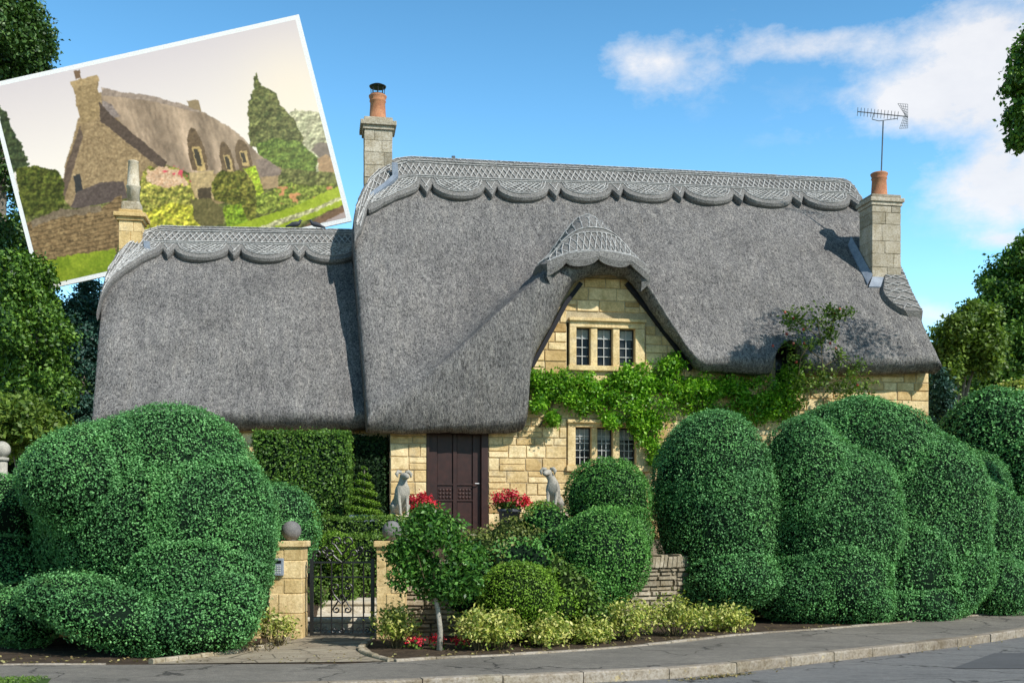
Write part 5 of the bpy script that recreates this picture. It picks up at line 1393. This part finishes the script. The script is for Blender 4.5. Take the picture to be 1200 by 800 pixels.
# dark hedge backing between the buildings, far off
bush('far_hedge', 'dark hedge mass behind the right end of the garden', 'hedge', [ell(1150,520,36,90,60,2), ell(1240,520,38,80,80,2)], .16, 160, 'tree', amp=.3, lsc=1, rough=.12, zmin=.0, inner=.2)
bush('far_hedge', 'dark hedge mass behind the far left shrubs', 'hedge', [ell(20,540,34,110,70,2.5), ell(-60,500,38,90,120,2.5)], .16, 160, 'ivy', amp=.3, lsc=1, rough=.12, zmin=.0, inner=.2)
# fallen leaves in the gutter
P_ = []
for k in range(260):
    x = random.gauss(2.25,.22); y = 12.03+(x-2.25)*.6+random.gauss(0,.05); P_.append((x,y,.012))
for k in range(900):
    i = int(random.random()*(len(KL)-1)); p = KL[i]
    if -6 < p.x < 12: P_.append((p.x+random.gauss(0,.1), p.y-.03-abs(random.gauss(0,.10)), .008))
V, Fc = leafquads(np.array(P_), np.tile([0,0,1.],(len(P_),1)), .035, .6, .35)
o = mobj('leaf_litter', V, Fc, M['dry'], rnd=rng.random(len(P_))); o['kind'] = 'stuff'; props(o, 'dead leaves and grit gathered in the gutter by the kerb', 'leaf litter')
# scattered debris in beds
P_ = []
for k in range(2600):
    t = random.random(); i = int(t*(len(visible)-1)); p = visible[i]; P_.append((p.x-random.uniform(0,.15), p.y+abs(random.gauss(0,.5))+.12, .13))
V, Fc = leafquads(np.array(P_), np.tile([0,0,1.],(len(P_),1)), .04, .6, .4)
o = mobj('leaf_litter', V, Fc, M['dry'], rnd=rng.random(len(P_))); o['kind'] = 'stuff'; props(o, 'dry leaves scattered over the bare soil of the beds', 'leaf litter')

# ------------------------------------------------------------------ light, sky, camera
sv = Vector((.57,-.52,.66)).normalized(); elev = math.asin(sv.z); azim = math.atan2(sv.x, sv.y)
sun = bpy.data.lights.new('sun', 'SUN'); sun.energy = 5.0; sun.angle = R(.5); sun.color = (1,.96,.89)
so = bpy.data.objects.new('sun', sun); COL.objects.link(so); so.rotation_euler = sv.to_track_quat('Z','Y').to_euler(); so.location = (20,-20,30)
w = bpy.data.worlds.new('World'); S.world = w; w.use_nodes = True; nt = w.node_tree; nt.nodes.clear()
def wn(ty, **kw):
    n = nt.nodes.new(ty)
    for k, v in kw.items():
        if k in n.inputs: n.inputs[k].default_value = v
        else: setattr(n, k, v)
    return n
lk = nt.links.new
sky = wn('ShaderNodeTexSky', sky_type='NISHITA'); sky.sun_disc = False; sky.sun_elevation = elev; sky.sun_rotation = azim; sky.air_density = 1.0; sky.dust_density = .05; sky.ozone_density = 1.5
tc = wn('ShaderNodeTexCoord'); sep = wn('ShaderNodeSeparateXYZ'); lk(tc.outputs['Generated'], sep.inputs[0])
def mth(op, a, b=None, c=None, clamp=False):
    n = wn('ShaderNodeMath', operation=op); n.use_clamp = clamp
    for i, v in enumerate((a, b, c)):
        if v is None: continue
        if isinstance(v, (int, float)): n.inputs[i].default_value = v
        else: lk(v, n.inputs[i])
    return n.outputs[0]
yy = mth('MAXIMUM', sep.outputs[1], .05); X_ = mth('DIVIDE', sep.outputs[0], yy); Z_ = mth('DIVIDE', sep.outputs[2], yy)
nz = wn('ShaderNodeTexNoise'); nz.inputs['Scale'].default_value = 8; nz.inputs['Detail'].default_value = 8; nz.inputs['Roughness'].default_value = .62
mp = wn('ShaderNodeMapping'); mp.inputs['Scale'].default_value = (1,1,1.7); mp.inputs['Location'].default_value = (.3,0,.1); lk(tc.outputs['Generated'], mp.inputs[0]); lk(mp.outputs[0], nz.inputs['Vector'])
total = None
for (px, py, rx, ry, s_) in ((1160,90,105,75,1.15),(1190,210,95,50,1.15),(1075,120,75,34,.75),(960,45,90,20,.72),(775,72,85,42,.72),(900,60,90,18,.55),(1095,368,55,16,.95),(1180,282,40,10,.85),(930,150,70,30,.15),(1250,120,90,150,.9),(1165,20,70,60,.4)):
    dx = mth('DIVIDE', mth('SUBTRACT', X_, (px-HX)/F), rx/F); dz = mth('DIVIDE', mth('SUBTRACT', Z_, (HY-py)/F), ry/F)
    e = mth('MULTIPLY', mth('POWER', 2.718, mth('MULTIPLY', mth('ADD', mth('MULTIPLY', dx, dx), mth('MULTIPLY', dz, dz)), -1.0)), s_)
    total = e if total is None else mth('ADD', total, e)
total = mth('MINIMUM', total, 1.25)
m = mth('MULTIPLY', mth('ADD', mth('MULTIPLY', total, .66), mth('MULTIPLY', mth('SUBTRACT', nz.outputs['Fac'], .565), 2.3)), 1.8, clamp=True)
m = mth('MULTIPLY', m, mth('GREATER_THAN', sep.outputs[1], .05)); m = mth('MULTIPLY', m, mth('MULTIPLY', total, 3.0, clamp=True))
cr = wn('ShaderNodeMix', data_type='RGBA'); lk(nz.outputs['Fac'], cr.inputs[0]); cr.inputs[6].default_value = (4.9,5.1,5.7,1); cr.inputs[7].default_value = (8.2,8.0,7.8,1)
hs = wn('ShaderNodeHueSaturation'); hs.inputs['Saturation'].default_value = 1.27
gr = wn('ShaderNodeMapRange'); gr.inputs['From Min'].default_value = .15; gr.inputs['From Max'].default_value = .62; gr.inputs['To Min'].default_value = 2.3; gr.inputs['To Max'].default_value = .95; lk(sep.outputs[2], gr.inputs['Value'])
gy_ = wn('ShaderNodeMapRange'); gy_.inputs['From Min'].default_value = -.3; gy_.inputs['From Max'].default_value = .3; gy_.inputs['To Min'].default_value = .55; gy_.inputs['To Max'].default_value = 1.0; lk(sep.outputs[1], gy_.inputs['Value'])
lk(mth('MULTIPLY', gr.outputs[0], gy_.outputs[0]), hs.inputs['Value']); tint = wn('ShaderNodeMix', data_type='RGBA', blend_type='MULTIPLY'); tint.inputs[0].default_value = 1; tint.inputs[7].default_value = (1.0,1.07,1.0,1); lk(sky.outputs[0], tint.inputs[6]); lk(tint.outputs[2], hs.inputs['Color'])
mx = wn('ShaderNodeMix', data_type='RGBA'); lk(mth('MULTIPLY', m, .92), mx.inputs[0]); lk(hs.outputs[0], mx.inputs[6]); lk(cr.outputs[2], mx.inputs[7])
bg = wn('ShaderNodeBackground'); bg.inputs['Strength'].default_value = .14; lk(mx.outputs[2], bg.inputs[0]); ou = wn('ShaderNodeOutputWorld'); lk(bg.outputs[0], ou.inputs[0])
cam = bpy.data.cameras.new('camera'); co = bpy.data.objects.new('camera', cam); COL.objects.link(co); co.location = (0,0,EYE); co.rotation_euler = (R(90),0,0)
cam.sensor_width = 36; cam.lens = 36*F/1200; cam.shift_y = (HY-400)/1200; cam.clip_end = 2000; cam.clip_start = .1
S.camera = co
S.view_settings.view_transform = 'Standard'; S.view_settings.look = 'None'; S.view_settings.exposure = 0
